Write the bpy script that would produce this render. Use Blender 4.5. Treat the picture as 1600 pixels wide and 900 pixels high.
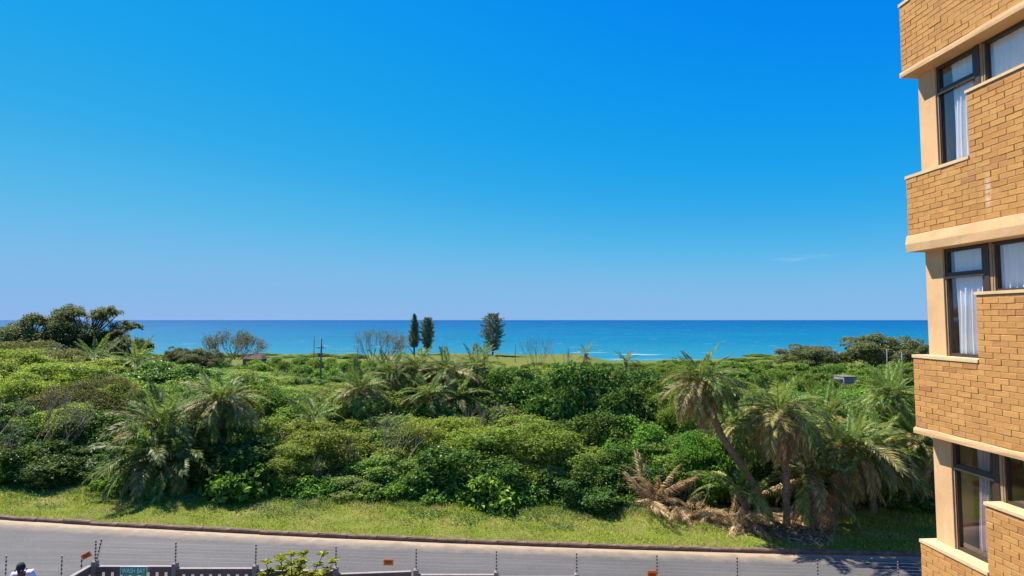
import bpy, math, random
import numpy as np
from mathutils import Vector, Matrix

# ------------------------------------------------------------------ camera
sc = bpy.context.scene
for o in list(bpy.data.objects): bpy.data.objects.remove(o)
COL = sc.collection
EYE = 7.4
F = 883.0
TH = math.atan(50 / F)
cd = bpy.data.cameras.new('camera'); cam = bpy.data.objects.new('camera', cd); COL.objects.link(cam)
cd.sensor_width = 36; cd.lens = F / 1600 * 36; cd.clip_start = 0.1; cd.clip_end = 200000
cam.location = (0, 0, EYE); cam.rotation_euler = (math.pi / 2 + TH, 0, 0)
sc.camera = cam
# ------------------------------------------------------------------ sky, sun, exposure
EXPO = 0.95
SUN = Vector((-1.0, 0.75, 1.8)).normalized()
EL = math.asin(SUN.z); AZ = math.atan2(SUN.x, SUN.y)
w = bpy.data.worlds.new('World'); sc.world = w; w.use_nodes = True
nt = w.node_tree; nt.nodes.clear()
sky = nt.nodes.new('ShaderNodeTexSky'); sky.sky_type = 'NISHITA'; sky.sun_disc = False
sky.sun_elevation = EL; sky.sun_rotation = AZ
sky.altitude = 0; sky.air_density = 0.7; sky.dust_density = 0.0; sky.ozone_density = 6.0
# camera-like response of the blue: one tone curve for the whole sky
sc1 = nt.nodes.new('ShaderNodeVectorMath'); sc1.operation = 'SCALE'; sc1.inputs['Scale'].default_value = 0.1
cv = nt.nodes.new('ShaderNodeRGBCurve'); mp = cv.mapping; mp.use_clip = False; mp.extend = 'HORIZONTAL'
CV = [[(0, 0), (.08, .002), (.13, .018), (.2, .085), (.3, .18), (.37, .215), (.5, .24), (.75, .275), (1, .31)],
      [(0, 0), (.15, .245), (.2, .325), (.3, .41), (.4, .475), (.55, .495), (.75, .485), (1, .475)],
      [(0, 0), (.2, .7), (.32, .85), (.48, .83), (.62, .82), (.8, .82), (1, .82)]]
for ch, pts in enumerate(CV):
    c_ = mp.curves[ch]
    while len(c_.points) < len(pts): c_.points.new(.5, .5)
    for p_, xy in zip(c_.points, pts): p_.location = xy
mp.update()
sc2 = nt.nodes.new('ShaderNodeVectorMath'); sc2.operation = 'SCALE'; sc2.inputs['Scale'].default_value = 10 / 2 ** EXPO
bg = nt.nodes.new('ShaderNodeBackground'); bg.inputs[1].default_value = 0.1
wo = nt.nodes.new('ShaderNodeOutputWorld')
nt.links.new(sky.outputs[0], sc1.inputs[0]); nt.links.new(sc1.outputs[0], cv.inputs['Color']); nt.links.new(cv.outputs[0], sc2.inputs[0])
# one faint wisp of cirrus low on the right
tcw = nt.nodes.new('ShaderNodeTexCoord')
wd_ = Vector(((1255 - 800) / F, 1, (500 - 402) / F)).normalized()
wv1 = nt.nodes.new('ShaderNodeVectorMath'); wv1.operation = 'SUBTRACT'; wv1.inputs[1].default_value = wd_; nt.links.new(tcw.outputs['Generated'], wv1.inputs[0])
wv2 = nt.nodes.new('ShaderNodeMapping'); wv2.inputs['Rotation'].default_value = (0, .1, 0); wv2.inputs['Scale'].default_value = (18, 18, 150); nt.links.new(wv1.outputs[0], wv2.inputs[0])
wl = nt.nodes.new('ShaderNodeVectorMath'); wl.operation = 'LENGTH'; nt.links.new(wv2.outputs[0], wl.inputs[0])
wm = nt.nodes.new('ShaderNodeMapRange'); wm.inputs[1].default_value = 1.1; wm.inputs[2].default_value = .1; nt.links.new(wl.outputs['Value'], wm.inputs[0])
wn = nt.nodes.new('ShaderNodeTexNoise'); wn.inputs['Scale'].default_value = 1.6; wn.inputs['Detail'].default_value = 5; nt.links.new(wv2.outputs[0], wn.inputs['Vector'])
wk = nt.nodes.new('ShaderNodeMapRange'); wk.inputs[1].default_value = .45; wk.inputs[2].default_value = .75; wk.inputs[4].default_value = .32; nt.links.new(wn.outputs['Fac'], wk.inputs[0])
wx = nt.nodes.new('ShaderNodeMath'); wx.operation = 'MULTIPLY'; nt.links.new(wm.outputs[0], wx.inputs[0]); nt.links.new(wk.outputs[0], wx.inputs[1])
wc = nt.nodes.new('ShaderNodeMix'); wc.data_type = 'RGBA'; wc.inputs[7].default_value = (*(10 / 2 ** EXPO * x for x in (.6, .75, .95)), 1)
nt.links.new(wx.outputs[0], wc.inputs[0]); nt.links.new(sc2.outputs[0], wc.inputs[6])
nt.links.new(wc.outputs[2], bg.inputs[0]); nt.links.new(bg.outputs[0], wo.inputs[0])
sd = bpy.data.lights.new('sun', 'SUN'); sd.energy = 5.0; sd.angle = math.radians(0.53); sd.color = (1.0, 0.95, 0.86)
so = bpy.data.objects.new('sun', sd); COL.objects.link(so)
so.rotation_euler = SUN.to_track_quat('Z', 'Y').to_euler(); so.location = (-40, 40, 60)
vs = sc.view_settings; vs.view_transform = 'Standard'; vs.look = 'None'; vs.exposure = EXPO; vs.gamma = 1; vs.use_curve_mapping = False
sc.cycles.max_bounces = 6; sc.cycles.diffuse_bounces = 3; sc.cycles.transparent_max_bounces = 8
sc.cycles.caustics_reflective = False; sc.cycles.caustics_refractive = False
sc.cycles.use_denoising = True

# ------------------------------------------------------------------ helpers
RNG = np.random.default_rng(7)
random.seed(7)
def at(px, py, Y):
    xc = (px - 800) / F; yc = (450 - py) / F
    dy = math.cos(TH) - yc * math.sin(TH); dz = math.sin(TH) + yc * math.cos(TH)
    t = Y / dy
    return Vector((xc * t, Y, EYE + dz * t))
def sm(a, b, x):
    t = np.clip((np.asarray(x, float) - a) / (b - a), 0, 1); return t * t * (3 - 2 * t)
SL = 0.026
def terrain(x, y):
    x = np.asarray(x, float); y = np.asarray(y, float)
    xc = np.clip(x, -60, 60)
    z = -SL * xc * (1 - sm(50, 110, y))
    prof = np.interp(y, [-1e4, 42, 55, 75, 100, 125, 203, 225, 262, 300, 318, 340, 4000], [0, 0, -.6, -2.4, -4.4, -4.7, -4.7, -7.5, -14, -16.8, -17.75, -19, -22])
    z = z + prof
    z = z + 1.3 * sm(-12, -30, x) * sm(27, 34, y) * (1 - sm(60, 95, y))            # rise on the left
    z = z - 2.6 * sm(22, 36, x) * (1 - sm(60, 90, x)) * sm(118, 150, y) * (1 - sm(200, 250, y))   # dip towards the beach
    z = z + (0.25 * np.sin(x * .11 + 1) * np.sin(y * .09)) * sm(60, 120, y) * (1 - sm(240, 300, y))
    return z
def tz(x, y): return float(terrain(x, y))
def kerb_y(x): x = np.clip(x, -60, 60); return 19.04 - 0.0271 * x + 0.001825 * np.asarray(x, float) ** 2
def tag(o, label=None, cat=None, group=None, kind=None):
    if label: o['label'] = label
    if cat: o['category'] = cat
    if group: o['group'] = group
    if kind: o['kind'] = kind
    return o
def mesh(name, V, Fq=None, Ft=None, smooth=False):
    V = np.asarray(V, np.float32).reshape(-1, 3)
    me = bpy.data.meshes.new(name)
    q = np.zeros((0, 4), np.int32) if Fq is None or len(Fq) == 0 else np.asarray(Fq, np.int32)
    t = np.zeros((0, 3), np.int32) if Ft is None or len(Ft) == 0 else np.asarray(Ft, np.int32)
    me.vertices.add(len(V)); me.vertices.foreach_set('co', V.ravel())
    nl = q.size + t.size
    me.loops.add(nl); me.loops.foreach_set('vertex_index', np.concatenate([q.ravel(), t.ravel()]))
    me.polygons.add(len(q) + len(t))
    ls = np.concatenate([np.arange(len(q)) * 4, q.size + np.arange(len(t)) * 3]).astype(np.int32)
    me.polygons.foreach_set('loop_start', ls)
    me.update(calc_edges=True); me.validate()
    me.polygons.foreach_set('use_smooth', np.full(len(me.polygons), bool(smooth)))
    return me
def ob(name, me, m=None, parent=None, loc=None, rot=None, scale=None):
    o = bpy.data.objects.new(name, me); COL.objects.link(o)
    if m and me is not None and len(me.materials) == 0: me.materials.append(m)
    if parent: o.parent = parent
    if loc is not None: o.location = loc
    if rot is not None: o.rotation_euler = rot
    if scale is not None: o.scale = scale if hasattr(scale, '__len__') else (scale,) * 3
    return o
def empty(name, loc, rz=0, s=1.0):
    o = ob(name, None, loc=loc, rot=(0, 0, rz), scale=s); o.empty_display_size = .2; return o
class MB:
    def __init__(s): s.v = []; s.q = []; s.t = []; s.n = 0
    def add(s, V, Q=(), T=()):
        V = np.asarray(V, float).reshape(-1, 3)
        if len(Q): s.q.append(np.asarray(Q) + s.n)
        if len(T): s.t.append(np.asarray(T) + s.n)
        s.v.append(V); s.n += len(V); return s
    def box(s, x0, x1, y0, y1, z0, z1):
        V = [(x, y, z) for x in (x0, x1) for y in (y0, y1) for z in (z0, z1)]
        return s.add(V, [(0, 1, 3, 2), (4, 6, 7, 5), (0, 4, 5, 1), (2, 3, 7, 6), (0, 2, 6, 4), (1, 5, 7, 3)])
    def tube(s, pts, rad, n=6, cap=True):
        P = np.asarray(pts, float); R = np.broadcast_to(np.asarray(rad, float), (len(P),))
        T = np.gradient(P, axis=0); T /= np.linalg.norm(T, axis=1)[:, None] + 1e-9
        up = np.array([0, 0, 1.]) if abs(T[0, 2]) < .9 else np.array([1., 0, 0])
        A = np.cross(T, up); A /= np.linalg.norm(A, axis=1)[:, None] + 1e-9
        B = np.cross(T, A)
        a = np.arange(n) / n * 2 * np.pi
        V = P[:, None] + R[:, None, None] * (np.cos(a)[None, :, None] * A[:, None] + np.sin(a)[None, :, None] * B[:, None])
        k = len(P); i = np.arange(k - 1)[:, None] * n; j = np.arange(n)[None]; j2 = (j + 1) % n
        Q = np.stack([i + j, i + j2, i + n + j2, i + n + j], -1).reshape(-1, 4)
        T3 = []
        if cap and n > 2:
            T3 = [(0, x + 1, x) for x in range(1, n - 1)] + [((k - 1) * n, (k - 1) * n + x, (k - 1) * n + x + 1) for x in range(1, n - 1)]
        return s.add(V.reshape(-1, 3), Q, T3)
    def mesh(s, name, smooth=False):
        return mesh(name, np.concatenate(s.v), np.concatenate(s.q) if s.q else None, np.concatenate(s.t) if s.t else None, smooth)

# ------------------------------------------------------------------ materials
def newmat(name):
    m = bpy.data.materials.new(name); m.use_nodes = True
    n = m.node_tree; b = n.nodes['Principled BSDF']
    return m, n, b
def nd(n, t, **k):
    x = n.nodes.new(t)
    for a, v in k.items():
        if a.startswith('i_'):
            key = a[2:]; key = int(key) if key.isdigit() else key.replace('_', ' ')
            x.inputs[key].default_value = v
        else: setattr(x, a, v)
    return x
def ramp(n, stops, fac=None):
    r = n.nodes.new('ShaderNodeValToRGB'); e = r.color_ramp.elements
    while len(e) < len(stops): e.new(.5)
    for k, (p, c) in enumerate(stops): e[k].position = p; e[k].color = (*c, 1)
    if fac is not None: n.links.new(fac, r.inputs[0])
    return r
def mixc(n, a, b, fac, mode='MIX'):
    x = n.nodes.new('ShaderNodeMix'); x.data_type = 'RGBA'; x.blend_type = mode
    for s, v in ((0, fac), (6, a), (7, b)):
        if hasattr(v, 'links'): n.links.new(v, x.inputs[s])
        elif s == 0: x.inputs[0].default_value = v
        else: x.inputs[s].default_value = (*v, 1)
    return x.outputs[2]
def noise(n, scale, detail=4, rough=.6, vec=None, dim='3D'):
    x = nd(n, 'ShaderNodeTexNoise', i_Scale=scale, i_Detail=detail, i_Roughness=rough); 
    if vec is not None: n.links.new(vec, x.inputs['Vector'])
    return x.outputs['Fac']
def objco(n): return n.nodes.new('ShaderNodeTexCoord').outputs['Object']
def geopos(n): return n.nodes.new('ShaderNodeNewGeometry').outputs['Position']
def bump(n, b, h, strength=.3, dist=.02):
    x = nd(n, 'ShaderNodeBump', i_Strength=strength, i_Distance=dist); n.links.new(h, x.inputs['Height']); n.links.new(x.outputs[0], b.inputs['Normal'])
def island(n):
    g = n.nodes.new('ShaderNodeNewGeometry'); oi = n.nodes.new('ShaderNodeObjectInfo')
    a = nd(n, 'ShaderNodeMath', operation='ADD'); n.links.new(g.outputs['Random Per Island'], a.inputs[0]); n.links.new(oi.outputs['Random'], a.inputs[1])
    f = nd(n, 'ShaderNodeMath', operation='FRACT'); n.links.new(a.outputs[0], f.inputs[0]); return f.outputs[0], oi.outputs['Random']
def leafmat(name, stops, trans=.35, rough=.45, hv=.03, vv=.35, patch=None, spec=.3):
    """leaf colours scatter leaf by leaf; every plant shifts a little in hue and value"""
    m, n, b = newmat(name)
    g = n.nodes.new('ShaderNodeNewGeometry'); oi = n.nodes.new('ShaderNodeObjectInfo')
    r = ramp(n, stops, g.outputs['Random Per Island'])
    c = r.outputs[0]
    if patch:
        f = noise(n, patch[0], 3, .6, geopos(n)); fr = ramp(n, [(.45, (0, 0, 0)), (.7, (1, 1, 1))], f)
        c = mixc(n, c, patch[1], fr.outputs[0])
    h = n.nodes.new('ShaderNodeHueSaturation')
    mh = nd(n, 'ShaderNodeMapRange'); mh.inputs['To Min'].default_value = .5 - hv; mh.inputs['To Max'].default_value = .5 + hv
    mv = nd(n, 'ShaderNodeMapRange'); mv.inputs['To Min'].default_value = 1.16 - vv; mv.inputs['To Max'].default_value = 1.16 + vv
    m2 = nd(n, 'ShaderNodeMath', operation='MULTIPLY', i_1=7.31); n.links.new(oi.outputs['Random'], m2.inputs[0])
    fr2 = nd(n, 'ShaderNodeMath', operation='FRACT'); n.links.new(m2.outputs[0], fr2.inputs[0])
    n.links.new(oi.outputs['Random'], mh.inputs[0]); n.links.new(fr2.outputs[0], mv.inputs[0])
    n.links.new(mh.outputs[0], h.inputs['Hue']); n.links.new(mv.outputs[0], h.inputs['Value']); n.links.new(c, h.inputs['Color'])
    n.links.new(h.outputs[0], b.inputs['Base Color']); b.inputs['Roughness'].default_value = rough; b.inputs['Specular IOR Level'].default_value = spec
    t = n.nodes.new('ShaderNodeBsdfTranslucent'); n.links.new(h.outputs[0], t.inputs[0])
    mx = n.nodes.new('ShaderNodeMixShader'); mx.inputs[0].default_value = trans
    n.links.new(b.outputs[0], mx.inputs[1]); n.links.new(t.outputs[0], mx.inputs[2])
    n.links.new(mx.outputs[0], n.nodes['Material Output'].inputs[0])
    return m
def flat(name, col, rough=.7, var=.25, scale=6, bmp=.2, bscale=60, spec=.3, metal=0):
    m, n, b = newmat(name); p = objco(n)
    lo = tuple(c * (1 - var) for c in col); hi = tuple(min(1, c * (1 + var)) for c in col)
    r = ramp(n, [(.3, lo), (.7, hi)], noise(n, scale, 5, .65, p))
    n.links.new(r.outputs[0], b.inputs['Base Color']); b.inputs['Roughness'].default_value = rough
    b.inputs['Specular IOR Level'].default_value = spec; b.inputs['Metallic'].default_value = metal
    if bmp: bump(n, b, noise(n, bscale, 4, .7, p), bmp, .01)
    return m
M = {}
M['leaf_yellow'] = leafmat('leaf_yellow_green', [(0, (.1, .14, .016)), (.5, (.235, .315, .032)), (.85, (.38, .46, .06)), (1, (.44, .36, .12))], .46, .5, .014, .25)
M['leaf_mid'] = leafmat('leaf_mid_green', [(0, (.06, .11, .016)), (.5, (.15, .245, .032)), (.9, (.29, .4, .06)), (1, (.38, .32, .1))], .46, .48, .018, .28)
M['leaf_dark'] = leafmat('leaf_glossy_dark', [(0, (.03, .07, .013)), (.55, (.085, .165, .026)), (.9, (.19, .3, .05)), (1, (.32, .36, .09))], .4, .48, .015, .25, spec=.18)
M['leaf_bright'] = leafmat('leaf_bright_green', [(0, (.06, .13, .014)), (.6, (.14, .27, .028)), (1, (.27, .41, .05))], .46, .45, .015, .22)
M['leaf_brown'] = leafmat('leaf_brownish', [(0, (.1, .1, .026)), (.5, (.19, .2, .045)), (.8, (.27, .25, .07)), (1, (.3, .2, .1))], .35, .6, .012, .2)
M['leaf_far'] = leafmat('leaf_coast_tree', [(0, (.075, .095, .03)), (.6, (.16, .185, .058)), (1, (.28, .25, .1))], .45, .55, .012, .15)
M['needle'] = leafmat('pine_needles', [(0, (.075, .11, .06)), (.6, (.16, .21, .105)), (1, (.28, .29, .15))], .4, .6, .01, .12)
M['frond'] = leafmat('palm_frond_green', [(0, (.06, .1, .018)), (.5, (.15, .21, .035)), (.85, (.27, .31, .075)), (1, (.4, .34, .14))], .4, .5, .02, .35, spec=.2)
M['frond_fresh'] = leafmat('palm_frond_fresh', [(0, (.075, .125, .02)), (.6, (.165, .235, .04)), (1, (.28, .33, .08))], .45, .5, .015, .3, spec=.2)
M['frond_dry'] = leafmat('palm_frond_yellowing', [(0, (.15, .13, .035)), (.5, (.29, .25, .08)), (1, (.46, .38, .17))], .35, .55, .015, .3, spec=.2)
M['frond_dead'] = leafmat('palm_frond_dead', [(0, (.18, .105, .045)), (.5, (.42, .27, .13)), (1, (.62, .45, .25))], .25, .7, .01, .3, spec=.15)
M['grass'] = leafmat('verge_grass', [(0, (.16, .195, .02)), (.6, (.345, .38, .04)), (1, (.52, .5, .1))], .35, .6, .01, .1, patch=(.55, (.48, .37, .17)), spec=.2)
M['weed'] = leafmat('verge_weed', [(0, (.05, .11, .02)), (.6, (.1, .19, .035)), (1, (.2, .27, .08))], .35, .5, .01, .1, spec=.3)
M['bark'] = flat('bark_brown', (.13, .085, .055), .9, .4, 9, .6, 30)
M['bark_grey'] = flat('bark_grey_dry', (.26, .2, .155), .9, .35, 6, .4, 40)
M['bark_dead'] = flat('twig_dead', (.3, .225, .16), .9, .35, 3, .2, 40)
M['palm_bark'] = flat('palm_bark', (.26, .17, .105), .95, .45, 14, .8, 24)
def plastermat():
    m, n, b = newmat('peach_plaster'); p = geopos(n)
    c = ramp(n, [(.3, (.56, .335, .165)), (.7, (.66, .41, .21))], noise(n, 1.8, 6, .65, p)).outputs[0]
    mq = nd(n, 'ShaderNodeMapping'); mq.inputs['Scale'].default_value = (9, 9, 1.1); n.links.new(p, mq.inputs[0])
    c = mixc(n, c, (.36, .22, .13), ramp(n, [(.54, (0, 0, 0)), (.76, (.45, .45, .45))], noise(n, 1, 6, .65, mq.outputs[0])).outputs[0])
    c = mixc(n, c, (.74, .55, .35), ramp(n, [(.6, (0, 0, 0)), (.72, (.5, .5, .5))], noise(n, 14, 5, .7, p)).outputs[0])
    n.links.new(c, b.inputs['Base Color']); b.inputs['Roughness'].default_value = .85; b.inputs['Specular IOR Level'].default_value = .2
    bump(n, b, noise(n, 45, 6, .75, p), .5, .012); return m
M['plaster'] = plastermat()
M['cap'] = flat('plaster_sill', (.6, .42, .23), .8, .12, 5, .25, 90)
M['mortar'] = flat('mortar_dark', (.4, .21, .085), .95, .3, 20, .4, 120)
M['frame'] = flat('window_frame_bronze', (.045, .028, .018), .45, .2, 8, 0, spec=.5)
M['frame_tan'] = flat('window_frame_tan', (.3, .2, .12), .6, .2, 8, 0)
M['room'] = flat('room_wall_paint', (.78, .7, .6), .85, .06, 2, 0)
M['room_warm'] = flat('room_wall_terracotta', (.42, .19, .12), .85, .1, 2, 0)
M['fence'] = flat('fence_dark_concrete', (.16, .1, .08), .85, .25, 4, .3, 80)
M['post'] = flat('fence_post_concrete', (.24, .19, .155), .9, .2, 5, .3, 80)
M['rail_top'] = flat('fence_coping_pale', (.27, .23, .21), .8, .15, 5, .2, 80)
M['black'] = flat('insulator_black', (.012, .012, .014), .5, .2, 8, 0)
M['steel'] = flat('galvanised_wire', (.5, .49, .48), .4, .1, 8, 0, metal=.6)
M['wire'] = flat('fence_wire', (.3, .27, .25), .6, .1, 8, 0)
M['polegrey'] = flat('pole_grey', (.15, .15, .15), .8, .2, 3, .2)
M['polewood'] = flat('pole_wood', (.17, .13, .1), .9, .25, 3, .2)
M['orange'] = flat('sign_orange', (.9, .2, .015), .5, .08, 5, 0)
M['orange_dark'] = flat('sign_print', (.3, .05, .008), .5, .1, 5, 0)
M['green'] = flat('sign_green', (.012, .34, .14), .4, .08, 4, 0)
M['white'] = flat('white_paint', (.8, .8, .78), .5, .04, 4, 0)
M['kerb'] = flat('kerb_concrete', (.17, .11, .075), .95, .4, 5, .6, 50)
M['kerb'].node_tree.nodes  # weathered brown kerb
def brickmat():
    m, n, b = newmat('face_brick'); f, r = island(n); p = geopos(n)
    base = ramp(n, [(0, (.42, .205, .066)), (.3, (.47, .24, .076)), (.7, (.51, .262, .084)), (.92, (.45, .215, .072)), (1, (.36, .165, .066))], f)
    c = mixc(n, base.outputs[0], (.27, .13, .055), ramp(n, [(.54, (0, 0, 0)), (.8, (.45, .45, .45))], noise(n, 26, 6, .7, p)).outputs[0])
    c = mixc(n, c, (.62, .4, .17), ramp(n, [(.55, (0, 0, 0)), (.8, (.35, .35, .35))], noise(n, 3.1, 3, .6, p)).outputs[0])
    mq = nd(n, 'ShaderNodeMapping'); mq.inputs['Scale'].default_value = (5, 5, .7); n.links.new(p, mq.inputs[0])
    c = mixc(n, c, (.23, .12, .06), ramp(n, [(.56, (0, 0, 0)), (.78, (.4, .4, .4))], noise(n, 1, 5, .6, mq.outputs[0])).outputs[0])
    dv = nd(n, 'ShaderNodeVectorMath', operation='SUBTRACT'); n.links.new(p, dv.inputs[0]); dv.inputs[1].default_value = (6.47, 7.6, EYE + 1.72)
    dm = nd(n, 'ShaderNodeVectorMath', operation='MULTIPLY'); n.links.new(dv.outputs[0], dm.inputs[0]); dm.inputs[1].default_value = (1, 14, 2.6)
    dl = nd(n, 'ShaderNodeVectorMath', operation='LENGTH'); n.links.new(dm.outputs[0], dl.inputs[0])
    mk = nd(n, 'ShaderNodeMath', operation='MULTIPLY'); n.links.new(ramp(n, [(.35, (1, 1, 1)), (.85, (0, 0, 0))], dl.outputs['Value']).outputs[0], mk.inputs[0]); n.links.new(ramp(n, [(.35, (0, 0, 0)), (.75, (.75, .75, .75))], noise(n, 22, 6, .75, p)).outputs[0], mk.inputs[1])
    c = mixc(n, c, (.72, .62, .5), mk.outputs[0])      # lime streak weeping from the joints
    n.links.new(c, b.inputs['Base Color']); b.inputs['Roughness'].default_value = .9; b.inputs['Specular IOR Level'].default_value = .15
    bump(n, b, noise(n, 55, 6, .75, p), .8, .009); return m
M['brick'] = brickmat()
def asphalt():
    m, n, b = newmat('asphalt'); p = objco(n)
    c = ramp(n, [(.3, (.074, .069, .066)), (.7, (.1, .094, .09))], noise(n, .35, 6, .7, p)).outputs[0]
    c = mixc(n, c, (.21, .195, .185), ramp(n, [(.55, (0, 0, 0)), (.75, (.8, .8, .8))], noise(n, 28, 3, .8, p)).outputs[0])
    c = mixc(n, c, (.07, .066, .066), ramp(n, [(.62, (0, 0, 0)), (.8, (.7, .7, .7))], noise(n, 1.6, 6, .75, p)).outputs[0])
    mt = nd(n, 'ShaderNodeMapping'); mt.inputs['Scale'].default_value = (.12, 1.5, 1); n.links.new(p, mt.inputs[0])
    c = mixc(n, c, (.18, .168, .16), ramp(n, [(.48, (0, 0, 0)), (.7, (.3, .3, .3))], noise(n, 1, 5, .6, mt.outputs[0])).outputs[0])
    vo_ = nd(n, 'ShaderNodeTexVoronoi', feature='DISTANCE_TO_EDGE', i_Scale=.45); wp_ = nd(n, 'ShaderNodeVectorMath', operation='ADD'); nz = nd(n, 'ShaderNodeTexNoise', i_Scale=1.3, i_Detail=5.0); n.links.new(p, nz.inputs['Vector']); n.links.new(p, wp_.inputs[0]); n.links.new(nz.outputs['Color'], wp_.inputs[1]); n.links.new(wp_.outputs[0], vo_.inputs['Vector'])
    c = mixc(n, c, (.05, .047, .045), ramp(n, [(.003, (.14, .14, .14)), (.01, (0, 0, 0))], vo_.outputs['Distance']).outputs[0])
    # sand washed against the kerb: UV.y counts metres from the kerb
    uv = nd(n, 'ShaderNodeUVMap'); sp = nd(n, 'ShaderNodeSeparateXYZ'); n.links.new(uv.outputs[0], sp.inputs[0])
    ns = noise(n, 2.2, 6, .7, p); ad = nd(n, 'ShaderNodeMath', operation='MULTIPLY_ADD', i_1=.75, i_2=-.42); n.links.new(ns, ad.inputs[0])
    su = nd(n, 'ShaderNodeMath', operation='ADD'); n.links.new(sp.outputs[1], su.inputs[0]); n.links.new(ad.outputs[0], su.inputs[1])
    sand = ramp(n, [(.08, (.85, .85, .85)), (.3, (.4, .4, .4)), (.75, (0, 0, 0))], su.outputs[0]).outputs[0]
    c = mixc(n, c, (.42, .3, .18), sand)
    n.links.new(c, b.inputs['Base Color']); b.inputs['Roughness'].default_value = .85; b.inputs['Specular IOR Level'].default_value = .3
    bump(n, b, noise(n, 90, 3, .8, p), .5, .008); return m
M['asphalt'] = asphalt()
def groundmat():
    m, n, b = newmat('land'); p = geopos(n)
    c = ramp(n, [(.35, (.06, .085, .015)), (.65, (.12, .14, .028))], noise(n, .15, 6, .65, p)).outputs[0]
    sp = nd(n, 'ShaderNodeSeparateXYZ'); n.links.new(p, sp.inputs[0])
    lawn = ramp(n, [(0, (.07, .1, .014)), (1, (.16, .155, .03))], noise(n, .06, 5, .6, p)).outputs[0]
    far = nd(n, 'ShaderNodeMapRange'); far.inputs[1].default_value = 60; far.inputs[2].default_value = 90; n.links.new(sp.outputs[1], far.inputs[0])
    c = mixc(n, c, lawn, far.outputs[0])
    lo = nd(n, 'ShaderNodeMapRange'); lo.inputs[1].default_value = -13; lo.inputs[2].default_value = -15; n.links.new(sp.outputs[2], lo.inputs[0])
    c = mixc(n, c, (.6, .5, .38), lo.outputs[0])
    n.links.new(c, b.inputs['Base Color']); b.inputs['Roughness'].default_value = .95; b.inputs['Specular IOR Level'].default_value = .1; return m
M['land'] = groundmat()
def vergemat():
    m, n, b = newmat('verge_soil'); p = geopos(n)
    c = ramp(n, [(.35, (.12, .16, .02)), (.55, (.17, .2, .03)), (.72, (.3, .23, .1))], noise(n, .6, 6, .7, p)).outputs[0]
    n.links.new(c, b.inputs['Base Color']); b.inputs['Roughness'].default_value = .95; b.inputs['Specular IOR Level'].default_value = .1
    bump(n, b, noise(n, 14, 5, .8, p), .8, .05); return m
M['verge'] = vergemat()
M['litter'] = flat('leaf_litter', (.12, .078, .048), .95, .4, 2.5, .8, 25)
def seamat():
    m, n, b = newmat('sea_water'); p = geopos(n)
    sp = nd(n, 'ShaderNodeSeparateXYZ'); n.links.new(p, sp.inputs[0])
    lg = nd(n, 'ShaderNodeMath', operation='LOGARITHM', i_1=10); n.links.new(sp.outputs[1], lg.inputs[0])
    mr = nd(n, 'ShaderNodeMapRange'); mr.inputs[1].default_value = 2.5; mr.inputs[2].default_value = 4.2; n.links.new(lg.outputs[0], mr.inputs[0])
    c = ramp(n, [(0, (.022, .19, .25)), (.2, (.003, .118, .215)), (.5, (.0004, .076, .195)), (1, (.0002, .052, .178))], mr.outputs[0]).outputs[0]
    # wind streaks stretched along the shore
    mp = nd(n, 'ShaderNodeMapping'); mp.inputs['Scale'].default_value = (.005, .028, 1); n.links.new(p, mp.inputs[0])
    st = noise(n, 1.0, 8, .65, mp.outputs[0])
    c = mixc(n, c, (.012, .16, .24), ramp(n, [(.48, (0, 0, 0)), (.72, (.7, .7, .7))], st).outputs[0])
    mp2 = nd(n, 'ShaderNodeMapping'); mp2.inputs['Scale'].default_value = (.045, .12, 1); n.links.new(p, mp2.inputs[0])
    caps = ramp(n, [(.665, (0, 0, 0)), (.71, (.7, .7, .7))], noise(n, 1.0, 5, .6, mp2.outputs[0])).outputs[0]
    # surf: broken white water near the beach
    mp3 = nd(n, 'ShaderNodeMapping'); mp3.inputs['Scale'].default_value = (.014, .09, 1); n.links.new(p, mp3.inputs[0])
    sf = noise(n, 1.0, 6, .62, mp3.outputs[0])
    nr = nd(n, 'ShaderNodeMapRange'); nr.inputs[1].default_value = 345; nr.inputs[2].default_value = 520; nr.inputs[3].default_value = .06; nr.inputs[4].default_value = -.14; n.links.new(sp.outputs[1], nr.inputs[0])
    ad = nd(n, 'ShaderNodeMath', operation='ADD'); n.links.new(sf, ad.inputs[0]); n.links.new(nr.outputs[0], ad.inputs[1])
    surf = ramp(n, [(.6, (0, 0, 0)), (.7, (1, 1, 1))], ad.outputs[0]).outputs[0]
    foam = mixc(n, caps, surf, .5, 'ADD')
    mxa = nd(n, 'ShaderNodeMix', data_type='RGBA', blend_type='LIGHTEN'); mxa.inputs[0].default_value = 1
    n.links.new(caps, mxa.inputs[6]); n.links.new(surf, mxa.inputs[7])
    c = mixc(n, c, (.42, .46, .47), mxa.outputs[2])
    n.links.new(c, b.inputs['Base Color']); b.inputs['Roughness'].default_value = .55; b.inputs['Specular IOR Level'].default_value = .04
    mp4 = nd(n, 'ShaderNodeMapping'); mp4.inputs['Scale'].default_value = (.05, .16, 1); n.links.new(p, mp4.inputs[0])
    bump(n, b, noise(n, 1.0, 8, .7, mp4.outputs[0]), .9, 2.5); return m
M['sea'] = seamat()
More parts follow.
